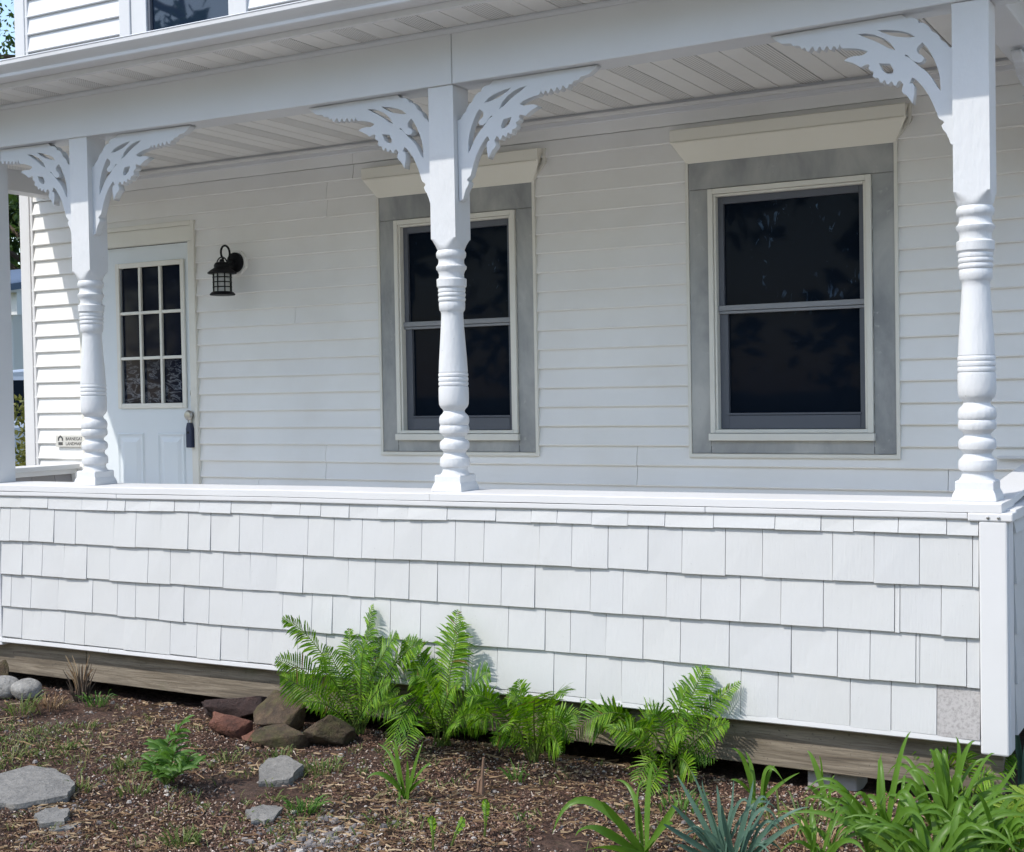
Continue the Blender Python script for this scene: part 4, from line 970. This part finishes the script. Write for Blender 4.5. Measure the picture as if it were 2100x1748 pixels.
def crozier(label, u, v, tu, tv, s):
    b = at_z(u, v); f = thing('fern_sprout', label, 'fern sprout', (b.x, b.y, GZ), 'young fern sprouts in the mulch')
    t = P(tu, tv, b.y); frond(b, b.lerp(t, .5)+Vector((.005, 0, .01)), t, .022, f, seed=s, droop=.1)
crozier('young fern sprout leaning right nearest the bottom edge middle', 925, 1738, 952, 1680, 1)
crozier('short curled fern sprout at the bottom edge left of the leaning sprout', 888, 1742, 884, 1675, 2)
crozier('straight thin fern sprout standing alone in the mulch', 994, 1715, 996, 1640, 3)

# ------------------------------------------------------------------ strap leaved plants
def blade(g, base, mid, tip, w_, n=12, fold=.30, tw=0.0, rnd=random):
    p1 = base+(mid-base)*.7; p2 = mid+(mid-base)*.30+(tip-mid)*.30
    C = [bez(base, p1, p2, tip, i/n) for i in range(n+1)]
    a0 = rnd.uniform(-.5, .5)
    vs = []; fs = []
    for i, c in enumerate(C):
        t = i/n; tan = (C[min(i+1, n)]-C[max(i-1, 0)]).normalized()
        view = Vector((-.35+a0, -.8, .45)); side = tan.cross(view)
        if side.length < .05: side = tan.orthogonal()
        side.normalize(); nf = side.cross(tan)
        ww = w_*(.62+.5*math.sin(min(1, t*1.6)*math.pi*.5))*(1-max(0, t-.45)/.55)**.75+.0006
        vs += [c-side*ww*.5+nf*ww*fold*.5, c-nf*ww*fold*.3, c+side*ww*.5+nf*ww*fold*.5]
    for i in range(n):
        fs += [(i*3, i*3+1, i*3+4, i*3+3), (i*3+1, i*3+2, i*3+5, i*3+4)]
    g.add(vs, fs)
def strap(name, label, cat, bu, bv, blades, mat, w_, seed, extra=0, group=None, spread=.22, height=.3, by=None):
    rnd = random.Random(seed); b = at_z(bu, bv) if by is None else at_y(bu, bv, by)
    if by is None: b.z = GZ
    t = thing(name, label, cat, (b.x, b.y, b.z), group)
    for (mu, mv, mo), (tu, tv, to), *r in blades:
        g = MB(); bb = b+Vector((rnd.uniform(-.02, .02), rnd.uniform(-.02, .02), -.005))
        blade(g, bb, P(mu, mv, b.y+mo), P(tu, tv, b.y+to), w_*(r[0] if r else 1), rnd=rnd)
        g.build('leaf', mat, t, smooth='all', fix=False)
    for k in range(extra):
        a = rnd.uniform(0, 6.283); s_ = rnd.uniform(.3, 1)*spread; h = height*rnd.uniform(.45, 1.0)
        bb = b+Vector((rnd.uniform(-.04, .04), rnd.uniform(-.04, .04), -.005)); d = Vector((math.cos(a), math.sin(a)*.8, 0))
        g = MB(); droop = rnd.uniform(.2, 1.0)
        blade(g, bb, bb+d*s_*.45+UP*h, bb+d*s_*1.25+UP*h*(1.15-droop*.75), w_*rnd.uniform(.45, 1.0), rnd=rnd)
        g.build('leaf', mat, t, smooth='all', fix=False)
    return t
LG = 'strap leaved plants along the bed'
strap('day_lily', 'day lily with long leaves arching far left over bare mulch', 'day lily', 1325, 1755, [
    ((1225, 1600, -.05), (1133, 1710, -.12), 1.1), ((1270, 1680, -.06), (1233, 1645, -.1), 1.2), ((1240, 1690, -.08), (1180, 1715, -.2), 1.1), ((1328, 1640, .03), (1340, 1563, .05), 1.2), ((1318, 1640, .05), (1262, 1600, .1), .7),
    ((1370, 1680, .0), (1390, 1640, .02), .9), ((1270, 1735, -.1), (1200, 1745, -.2), .8), ((1355, 1700, -.05), (1380, 1690, -.1), .9), ((1300, 1650, .05), (1322, 1600, .06), .8)], M['lily'], .022, 11, group=LG)
strap('small_lily', 'small pale strap leaved sprout standing alone before the middle fern', 'strap leaved plant', 833, 1640, [
    ((800, 1580, -.03), (750, 1600, -.08)), ((828, 1580, .02), (775, 1525, .06)), ((815, 1560, .0), (812, 1515, .02)), ((845, 1590, .0), (868, 1520, .02)), ((860, 1580, .0), (885, 1570, .0)), ((838, 1600, -.03), (835, 1560, -.04)), ((850, 1610, .0), (872, 1600, -.02)), ((812, 1600, -.02), (778, 1560, -.04))], M['lily'], .016, 12, group=LG)
strap('daffodil_clump', 'clump of narrow bluish green upright leaves at the bottom edge', 'daffodil clump', 1500, 1785, [
    ((1440, 1680, .0), (1388, 1590, .02)), ((1460, 1680, .0), (1440, 1600, .0)), ((1480, 1690, .0), (1470, 1610, .02)), ((1500, 1690, .0), (1505, 1600, .04)), ((1525, 1700, .0), (1545, 1600, .04)), ((1545, 1700, .0), (1580, 1640, .02)),
    ((1430, 1700, -.05), (1375, 1650, -.1)), ((1410, 1720, -.08), (1360, 1690, -.15)), ((1560, 1700, .0), (1660, 1655, .04)), ((1575, 1720, .0), (1640, 1690, .0)), ((1450, 1720, -.05), (1410, 1690, -.12)), ((1520, 1720, -.06), (1535, 1660, -.1)), ((1490, 1710, -.04), (1480, 1650, -.08)), ((1550, 1730, -.05), (1590, 1680, -.1)), ((1420, 1740, -.05), (1380, 1735, -.12)), ((1468, 1700, .0), (1418, 1580, .0))], M['daff'], .015, 13, extra=16, spread=.16, height=.24, group=LG)
strap('day_lily', 'young day lily between the rightmost wall fern and the corner', 'day lily', 1555, 1655, [
    ((1540, 1570, .0), (1500, 1535, -.02), .9), ((1560, 1560, .0), (1605, 1600, -.02), 1.0), ((1535, 1610, -.03), (1498, 1600, -.05), .8), ((1570, 1600, .0), (1590, 1570, .02), .8), ((1550, 1600, .03), (1528, 1540, .05), .9), ((1580, 1620, .0), (1640, 1585, .0), .7)], M['lily'], .018, 14, group=LG)
strap('day_lily', 'single bent day lily shoot in front of the support block', 'day lily', 1692, 1660, [((1680, 1580, .0), (1655, 1540, .02), 1.0), ((1690, 1590, .0), (1680, 1550, .0), .9), ((1675, 1620, -.02), (1655, 1615, -.04), .8), ((1700, 1620, .0), (1712, 1590, .02), .7)], M['lily'], .018, 15, group=LG)
strap('day_lily', 'dense day lily clump in front of the corner board', 'day lily', 1815, 1762, [
    ((1790, 1620, .0), (1745, 1650, -.05)), ((1830, 1600, .0), (1868, 1500, .03), .9), ((1800, 1640, .0), (1808, 1545, .04)), ((1840, 1640, -.05), (1900, 1700, -.15), 1.3), ((1780, 1680, -.05), (1715, 1725, -.12)), ((1850, 1610, .0), (1880, 1625, .0)), ((1760, 1660, .0), (1700, 1640, .0), .8)], M['lily'], .019, 16, extra=34, spread=.26, height=.25, group=LG)
strap('day_lily', 'tall day lily clump against the corner board at right', 'day lily', 1945, 1735, [
    ((1930, 1580, .0), (1905, 1540, .0)), ((1960, 1580, .0), (2000, 1520, .02)), ((1990, 1600, .0), (2040, 1545, .0)), ((2040, 1640, .0), (2085, 1560, .0)), ((1900, 1640, -.04), (1850, 1610, -.1)), ((2010, 1650, -.04), (2060, 1680, -.1), 1.2), ((1970, 1600, .03), (1960, 1510, .06), .9)], M['lily'], .019, 17, extra=34, spread=.24, height=.26, group=LG)
strap('day_lily', 'day lily clump filling the bottom edge below the corner', 'day lily', 1915, 1815, [((1880, 1720, .0), (1830, 1690, -.04)), ((1950, 1720, .0), (1990, 1690, .0))], M['lily'], .020, 18, extra=34, spread=.32, height=.25, group=LG)
strap('day_lily', 'low pale day lily tuft between daffodil clump and dense clump', 'day lily', 1690, 1790, [((1670, 1700, .0), (1622, 1668, .0), .7), ((1700, 1700, .0), (1722, 1640, .02), .7), ((1720, 1720, .0), (1765, 1690, .0), .7)], M['lily'], .016, 28, extra=14, spread=.2, height=.18, group=LG)
strap('day_lily', 'day lily clump in the very bottom right corner', 'day lily', 2040, 1800, [((2010, 1700, .0), (1960, 1660, -.03)), ((2060, 1700, .0), (2095, 1640, .0)), ((2030, 1690, .0), (2040, 1620, .03), .8)], M['lily'], .019, 29, extra=26, spread=.26, height=.26, group=LG)
strap('leaf_tuft', 'dark pointed leaf tuft at the right edge behind the corner board', 'strap leaved plant', 2098, 1640, [((2092, 1540, .0), (2072, 1440, .0)), ((2105, 1540, .0), (2118, 1450, .0)), ((2095, 1560, .0), (2085, 1490, .0), .8)], M['daff'], .022, 19, group=LG)

# leafy weed on the left
b = at_z(340, 1612); wd = thing('leafy_weed', 'bushy green leafy weed alone in the mulch at left', 'weed', (b.x, b.y, GZ)); rnd = random.Random(3)
for i, (tu, tv, o_) in enumerate(((368, 1490, .0), (345, 1520, -.05), (312, 1560, -.05), (385, 1560, .0), (330, 1535, .05), (395, 1575, -.06), (358, 1545, -.1), (318, 1580, .08), (372, 1580, -.12))):
    t = P(tu, tv, b.y+o_); m_ = b.lerp(t, .5)+Vector((rnd.uniform(-.01, .01), 0, .02))
    C = [bez(b, b.lerp(m_, .6), m_.lerp(t, .4), t, k/8) for k in range(9)]
    g = MB(); g.tube(C, [.004-.0003*k for k in range(9)], 5); g.build('stem', M['fern_stem'], wd)
    for k in range(2, 9):
        for s_ in range(3 if k > 5 else 2):
            a = rnd.uniform(0, 6.28); ln = rnd.uniform(.045, .080)*(.8 if k < 4 else 1)
            d = Vector((math.cos(a), math.sin(a), rnd.uniform(.15, .9))).normalized(); g = MB()
            blade(g, C[k], C[k]+d*ln*.5+UP*.006, C[k]+d*ln-UP*.012, .014, n=5, fold=.45, rnd=rnd); g.build('leaf', M['weed'], wd, smooth='all', fix=False)

# grass tufts: each its own clump of a few dozen blades
def tuft(label, u, v, r, h, n, seed, mat=None):
    rnd = random.Random(seed); b = at_z(u, v); g = MB()
    for i in range(n):
        a = rnd.uniform(0, 6.28); q = r*rnd.random()**.6; bb = Vector((b.x+math.cos(a)*q, b.y+math.sin(a)*q, GZ-.004)); l_ = rnd.uniform(.3, 1)*h; d = Vector((math.cos(a+rnd.uniform(-.8, .8)), math.sin(a), 0))*rnd.uniform(.2, .9)*l_
        blade(g, bb, bb+d*.4+UP*l_*.75, bb+d+UP*l_*rnd.uniform(.45, 1), rnd.uniform(.003, .007), n=4, rnd=rnd)
    for q in range(len(g.v)): g.v[q] = (g.v[q][0]-b.x, g.v[q][1]-b.y, g.v[q][2]-GZ)
    o = g.build('grass_tuft', mat or M['grass'], fix=False); o.location = (b.x, b.y, GZ)
    return tag(o, label, 'grass tuft', 'grass tufts in the mulch')
tuft('grass tuft among dry straw below the pale cobble', 42, 1462, .06, .10, 60, 1)
tuft('grass tuft right of the dried stalk tuft under the timber', 200, 1447, .045, .08, 40, 2, M['weed'])
tuft('thin grass tuft at the left edge above the large flagstone', 22, 1555, .10, .06, 70, 3)
tuft('low leafy tuft just above the large flagstone', 135, 1535, .05, .04, 40, 4)
tuft('grass tuft touching the right tip of the large flagstone', 165, 1620, .05, .05, 36, 5)
tuft('spiky bright tuft below the small flagstone', 622, 1668, .045, .07, 60, 6, M['weed'])
tuft('round mossy grass tuft at the bottom edge left of the pebbles', 375, 1728, .05, .045, 90, 7)
tuft('grass spilling over the right side of the small flagstone', 655, 1580, .09, .05, 90, 8)
tuft('grass blades growing in front of the small mossy stone', 572, 1556, .05, .06, 26, 9)
tuft('thin grass tuft left of the leafy weed', 262, 1572, .05, .05, 40, 10)
tuft('grass tuft below the leafy weed', 275, 1628, .06, .05, 46, 11)
tuft('small tuft in the mulch between the weed and the heap', 465, 1560, .05, .05, 24, 12)
tuft('tiny green tuft in the mulch above the leafy weed', 180, 1492, .05, .04, 30, 13)
tuft('dry straw tuft at the far left under the timber', 98, 1452, .07, .07, 90, 14, M['straw'])
tuft('small weed tuft at the feet of the middle fern', 1062, 1600, .03, .08, 26, 15, M['weed'])
tuft('small green tuft at the feet of the daffodil clump', 1395, 1660, .08, .07, 50, 16, M['weed'])
tuft('dry bent leaves beneath the daffodil clump', 1660, 1735, .10, .07, 90, 17, M['straw'])
tuft('yellowing leaf tuft under the dense day lily clump', 1640, 1700, .10, .12, 26, 18, M['grass'])

# ------------------------------------------------------------------ loose litter: uncountable
def scatter(name, label, n, mat, kind, seed, region=None):
    rnd = random.Random(seed); g = MB()
    for i in range(n):
        if region: u = rnd.gauss(region[0], region[2]); v = rnd.gauss(region[1], region[3])
        else:
            u = rnd.uniform(-60, 2160); v = rnd.uniform(1375, 1800)
        p = at_z(u, v)
        if p.y > -.02 or p.y < -2.1: continue
        dn = noise.noise(Vector((p.x*2.6, p.y*2.6, seed*7.3)))+.5*noise.noise(Vector((p.x*8, p.y*8, seed*3.1)))
        if not region and rnd.random() > .66+dn*(1.5 if kind != 'chip' else 1.1): continue
        z = gh(p.x, p.y); a = rnd.uniform(0, 6.28); c, s_ = math.cos(a), math.sin(a)
        if kind == 'chip':
            l_ = rnd.uniform(.0015, .007)*(2.2 if rnd.random() < .05 else 1); w_ = rnd.uniform(.001, .0034); h = rnd.uniform(.001, .003); tz = rnd.uniform(-.5, .5)*l_
            q = [(-l_, -w_, -tz), (l_, -w_*.6, tz), (l_*.8, w_, tz+h), (-l_*.7, w_*.8, -tz+h), (0, 0, h*2.2)]
            g.add([(p.x+x*c-y*s_, p.y+x*s_+y*c, z+zz+.003) for x, y, zz in q], [(0, 1, 4), (1, 2, 4), (2, 3, 4), (3, 0, 4)])
        elif kind == 'straw':
            l_ = rnd.uniform(.008, .028)*(3. if rnd.random() < .04 else 1); w_ = rnd.uniform(.0007, .0017); b_ = rnd.uniform(-.4, .4)*l_
            q = [(-l_, -w_), (-l_, w_), (0, b_-w_), (0, b_+w_), (l_, -w_), (l_, w_)]
            g.add([(p.x+x*c-y*s_, p.y+x*s_+y*c, z+rnd.uniform(.004, .013)) for x, y in q], [(0, 2, 3, 1), (2, 4, 5, 3)])
        else:
            r = rnd.uniform(.0025, .0065)*(2. if rnd.random() < .10 else 1)*(1.5 if region else 1); sx_, sy_, sz_ = rnd.uniform(.8, 1.4), rnd.uniform(.7, 1.1), rnd.uniform(.45, .8)
            q = []
            for k in range(6):
                t = k*math.pi/3; q.append((math.cos(t)*r*sx_*rnd.uniform(.85, 1.1), math.sin(t)*r*sy_*rnd.uniform(.85, 1.1), 0))
            q += [(x*.6, y*.6, r*sz_) for x, y, _ in q[:6]]
            g.add([(p.x+x*c-y*s_, p.y+x*s_+y*c, z+zz+r*.12) for x, y, zz in q], [(k, (k+1) % 6, 6+(k+1) % 6, 6+k) for k in range(6)]+[(6, 7, 8, 9, 10, 11)])
    o = g.build(name, mat, fix=False); return tag(o, label, kind='stuff', cat='ground litter')
scatter('bark_chips', 'brown bark chips strewn over the bed', 120000, M['chips'], 'chip', 1)
scatter('dry_straw', 'dry straw and needles strewn over the bed', 15000, M['straw'], 'straw', 2)
scatter('pebbles', 'scattered small pale pebbles over the bed', 11000, M['pebble'], 'peb', 3)
scatter('gravel', 'drift of small grey pebbles at the bottom edge', 620, M['pebble'], 'peb', 4, (650, 1722, 75, 24))

rnd = random.Random(77); g = MB()
for i in range(420):
    u, v = (rnd.gauss(60, 110), rnd.uniform(1480, 1600)) if i < 170 else ((rnd.gauss(520, 170), rnd.uniform(1530, 1740)) if i < 290 else (rnd.uniform(0, 1700), rnd.uniform(1440, 1748)))
    q = at_z(u, v)
    if q.y > -.1: continue
    for k in range(rnd.randint(3, 7)):
        a = rnd.uniform(0, 6.28); h = rnd.uniform(.012, .04); d = Vector((math.cos(a), math.sin(a), 0))*h*rnd.uniform(.3, 1.1)
        bb = Vector((q.x+rnd.gauss(0, .012), q.y+rnd.gauss(0, .012), gh(q.x, q.y)-.002)); blade(g, bb, bb+d*.4+UP*h*.7, bb+d+UP*h*rnd.uniform(.5, 1), rnd.uniform(.002, .0055), n=3, rnd=rnd)
tag(g.build('weed_seedlings', M['grass'], fix=False), 'tiny green weed and grass seedlings coming up through the mulch', 'weeds', kind='stuff')

# ------------------------------------------------------------------ what shows beyond the left end, and the far side of the street
def leafcloud(g, c, rad, n, size, rnd, clumps=14, flat=1.0):
    cs = []
    for k in range(clumps):
        d = Vector((rnd.gauss(0, 1), rnd.gauss(0, 1), rnd.gauss(0, 1))).normalized()
        q = rnd.uniform(.45, 1); cs.append((Vector((d.x*rad[0]*q, d.y*rad[1]*q, d.z*rad[2]*q)), rnd.uniform(.22, .42)))
    for i in range(n):
        cc, cr = rnd.choice(cs); d = Vector((rnd.gauss(0, 1), rnd.gauss(0, 1), rnd.gauss(0, 1))).normalized()*(rnd.random()**.45)*cr
        p = c+cc+Vector((d.x*rad[0], d.y*rad[1], d.z*rad[2]*flat))
        a = Vector((rnd.gauss(0, 1), rnd.gauss(0, 1), rnd.gauss(0, 1))).normalized(); b_ = a.orthogonal().normalized(); s_ = size*rnd.uniform(.6, 1.3)
        q = a.cross(b_)
        g.add([p-a*s_, p+b_*s_*.45, p+a*s_, p-b_*s_*.45+q*s_*.1], [(0, 1, 2, 3)])
    return cs
def tree(label, base, h, rad, seed, n=7000, size=.13, mat=None, name='tree', cz=.62, group='trees around the house', clumps=22):
    rnd = random.Random(seed); t = thing(name, label, 'tree', base, group); b = Vector(base); r0 = h*.022
    top = b+Vector((rnd.uniform(-.4, .4), rnd.uniform(-.4, .4), h*.8)); g = MB()
    C = [b.lerp(top, k/7)+Vector((rnd.uniform(-.1, .1), rnd.uniform(-.1, .1), 0))*(k > 0) for k in range(8)]
    C[0] = b-Vector((0, 0, .2)); g.tube(C, [r0*(1.35 if k == 0 else 1-.11*k) for k in range(8)], 9); g.build('trunk', M['bark'], t, smooth=True)
    g = MB(); c = b+Vector((0, 0, h*cz)); cs = leafcloud(g, c, rad, n, size, rnd, clumps)
    g.build('crown', mat or M['tree'], t, fix=False)
    g = MB()
    for cc, cr in cs[:12]:
        e = c+cc; s_ = b.lerp(top, min(.95, max(.35, (e.z-b.z-.8)/(h*.8)))); m_ = s_.lerp(e, .5)+UP*.2
        g.tube([s_, m_, e], [r0*.4, r0*.25, r0*.08], 6)
    g.build('limb', M['bark'], t, smooth=True); return t
p = at_d(-35, 20, 22); tree('dark pine like tree beside the upper corner of the house', (p.x-1.2, p.y, GZ), 10.5, (3.4, 3.0, 3.6), 1, 11000, .055, cz=.74, clumps=44)
p = at_d(30, 480, 34); tree('green tree far behind the left end of the porch', (p.x, p.y, GZ), 9.0, (2.6, 2.6, 3.2), 2, 6000, .16, cz=.6)
p = at_d(52, 640, 44); tree('light green tree behind the neighbouring stair rail', (p.x, p.y, GZ), 6.5, (3.2, 2.5, 2.7), 3, 6000, .18, M['tree_light'], cz=.55)
p = at_d(48, 900, 9.2); bs = thing('bush', 'yellow green bush behind the left porch end wall', 'bush', (p.x, p.y, GZ)); rnd = random.Random(8)
g = MB(); leafcloud(g, Vector((p.x, p.y, GZ+.62)), (.55, .5, .60), 9000, .020, rnd, 26); g.build('foliage', M['bush'], bs, fix=False)
g = MB()
for i in range(9):
    a = i*.7; g.tube([(p.x, p.y, GZ-.05), (p.x+math.cos(a)*.15, p.y+math.sin(a)*.15, GZ+.4), (p.x+math.cos(a)*.35, p.y+math.sin(a)*.35, GZ+.9)], [.02, .012, .004], 5)
g.build('stem', M['bark'], bs)

# neighbour's porch far left: roof edge, posts, stair with railing
p = at_d(32, 700, 26); nx_, ny_ = p.x+.12, p.y
nb = thing('neighbour_house', 'neighbouring white house with blue grey porch roof seen past the pillar', 'house', (nx_, ny_, GZ))
e1 = at_d(50, 590, 26).z
MB().prism_x([(ny_-.6, e1), (ny_+4, e1+.9), (ny_+4, e1+.7), (ny_-.6, e1-.12)], nx_-9, nx_+.45).build('roof', M['blue_roof'], nb)
MB().box(nx_-9, nx_+.35, ny_-.35, ny_-.15, e1-.55, e1-.13).build('beam', M['trim'], nb)
for dx_ in (-.08, -2.5, -5): MB().box(nx_+dx_-.09, nx_+dx_+.09, ny_-.34, ny_-.16, GZ+1.0, e1-.55).build('post', M['trim'], nb)
MB().box(nx_-9, nx_-4.5, ny_+2.5, ny_+8, GZ, e1+.5).build('wall', M['siding_new'], nb)
MB().box(nx_-9, nx_+.3, ny_-.4, ny_+2.5, GZ, GZ+.8).build('porch_base', M['trim'], nb)
r0 = Vector((nx_+.02, ny_-.5, GZ+2.1)); r1 = r0+Vector((1.3, -.6, -1.0))
MB().tube([r0, r1], .05, 6).build('handrail', M['trim'], nb)
MB().tube([r0-UP*.75, r1-UP*.75], .05, 6).build('bottom_rail', M['trim'], nb)
for i in range(10):
    q = r0.lerp(r1, (i+.5)/10); MB().box(q.x-.03, q.x+.03, q.y-.03, q.y+.03, q.z-.76, q.z-.02).build('baluster', M['trim'], nb)

# parked car
p = at_d(44, 850, 16.5); car = thing('parked_car', 'silver blue car parked beyond the left end of the porch', 'car', (p.x, p.y, GZ))
def car_at(): return Matrix.Translation((p.x-.26, p.y-.30, GZ+.02)) @ Matrix.Rotation(math.radians(229), 4, 'Z')
T = car_at()
def cpart(g, name, mat, bevel=0, smooth=False):
    g.v = [tuple(T @ Vector(q)) for q in g.v]; return g.build(name, mat, car, bevel=bevel, smooth=smooth)
prof = [(-2.25, .42), (-2.3, .75), (-2.2, 1.02), (-1.9, 1.10), (.95, 1.12), (1.9, 1.0), (2.25, .80), (2.3, .45), (1.85, .30), (-1.9, .30)]
cpart(MB().prism_y([(x, z_) for x, z_ in prof], -.88, .88), 'body', M['carpaint'], .08)
gp_ = [(-1.95, 1.09), (-1.45, 1.64), (-.6, 1.72), (.25, 1.66), (1.15, 1.10)]
k = len(gp_); g = MB(); g.add([(x, -.80+.12*(z_ > 1.2), z_) for x, z_ in gp_]+[(x, .80-.12*(z_ > 1.2), z_) for x, z_ in gp_], [(j, (j+1) % k, (j+1) % k+k, j+k) for j in range(k)]+[tuple(range(k))[::-1], tuple(k+j for j in range(k))])
cpart(g, 'cabin', M['carpaint'], .03)
g = MB(); g.add([(.32, -.6, 1.63), (.32, .6, 1.63), (1.08, .68, 1.16), (1.08, -.68, 1.16)], [(0, 1, 2, 3)]); g.v = [(x+.012, y, z_+.012) for x, y, z_ in g.v]; cpart(g, 'windscreen', M['glass'])
for s_ in (-1, 1):
    g = MB(); g.add([(-1.7, s_*.80, 1.16), (-1.35, s_*.715, 1.58), (.15, s_*.71, 1.58), (.85, s_*.80, 1.16)], [(0, 1, 2, 3)]); cpart(g, 'side_window', M['glass'])
    for x in (-1.4, 1.4):
        g = MB(); g.lathe([(.20, -.11), (.33, -.10), (.34, -.04), (.34, .04), (.33, .10), (.20, .11)], (0, 0, 0), 22, ax='y'); g.v = [(q[0]+x, q[1]+s_*.80, q[2]+.33) for q in g.v]; cpart(g, 'wheel', M['tyre'])
    g = MB(); g.box(2.16, 2.29, s_*.55-.16, s_*.55+.16, .72, .86); cpart(g, 'headlight', M['lglass'], .02)

FRONT_TREES = [(-29, -24, 17, 6.5, 0), (-16, -24, 11, 5.5, 0), (-5, -23, 10, 5, 0), (7, -24, 11, 5.5, 0), (18, -22, 11, 5, 0), (-40, -20, 11, 5.5, 0)]
FRONT_LABEL = ['second broad leafy tree from the left across the street', 'third broad leafy tree from the left across the street', 'broad leafy tree across the street straight opposite the porch', 'tall leafy tree across the street right of the camera', 'leafy tree farthest right across the street', 'leafy tree farthest left across the street']
# trees across the street, mirrored in the windows
for i, (x, y, h, r, s_) in enumerate(FRONT_TREES):
    tree(FRONT_LABEL[i], (x, y, GZ), h, (r, r*.8, h*.42), 20+i, 3800, .34, cz=.55, group='trees across the street')
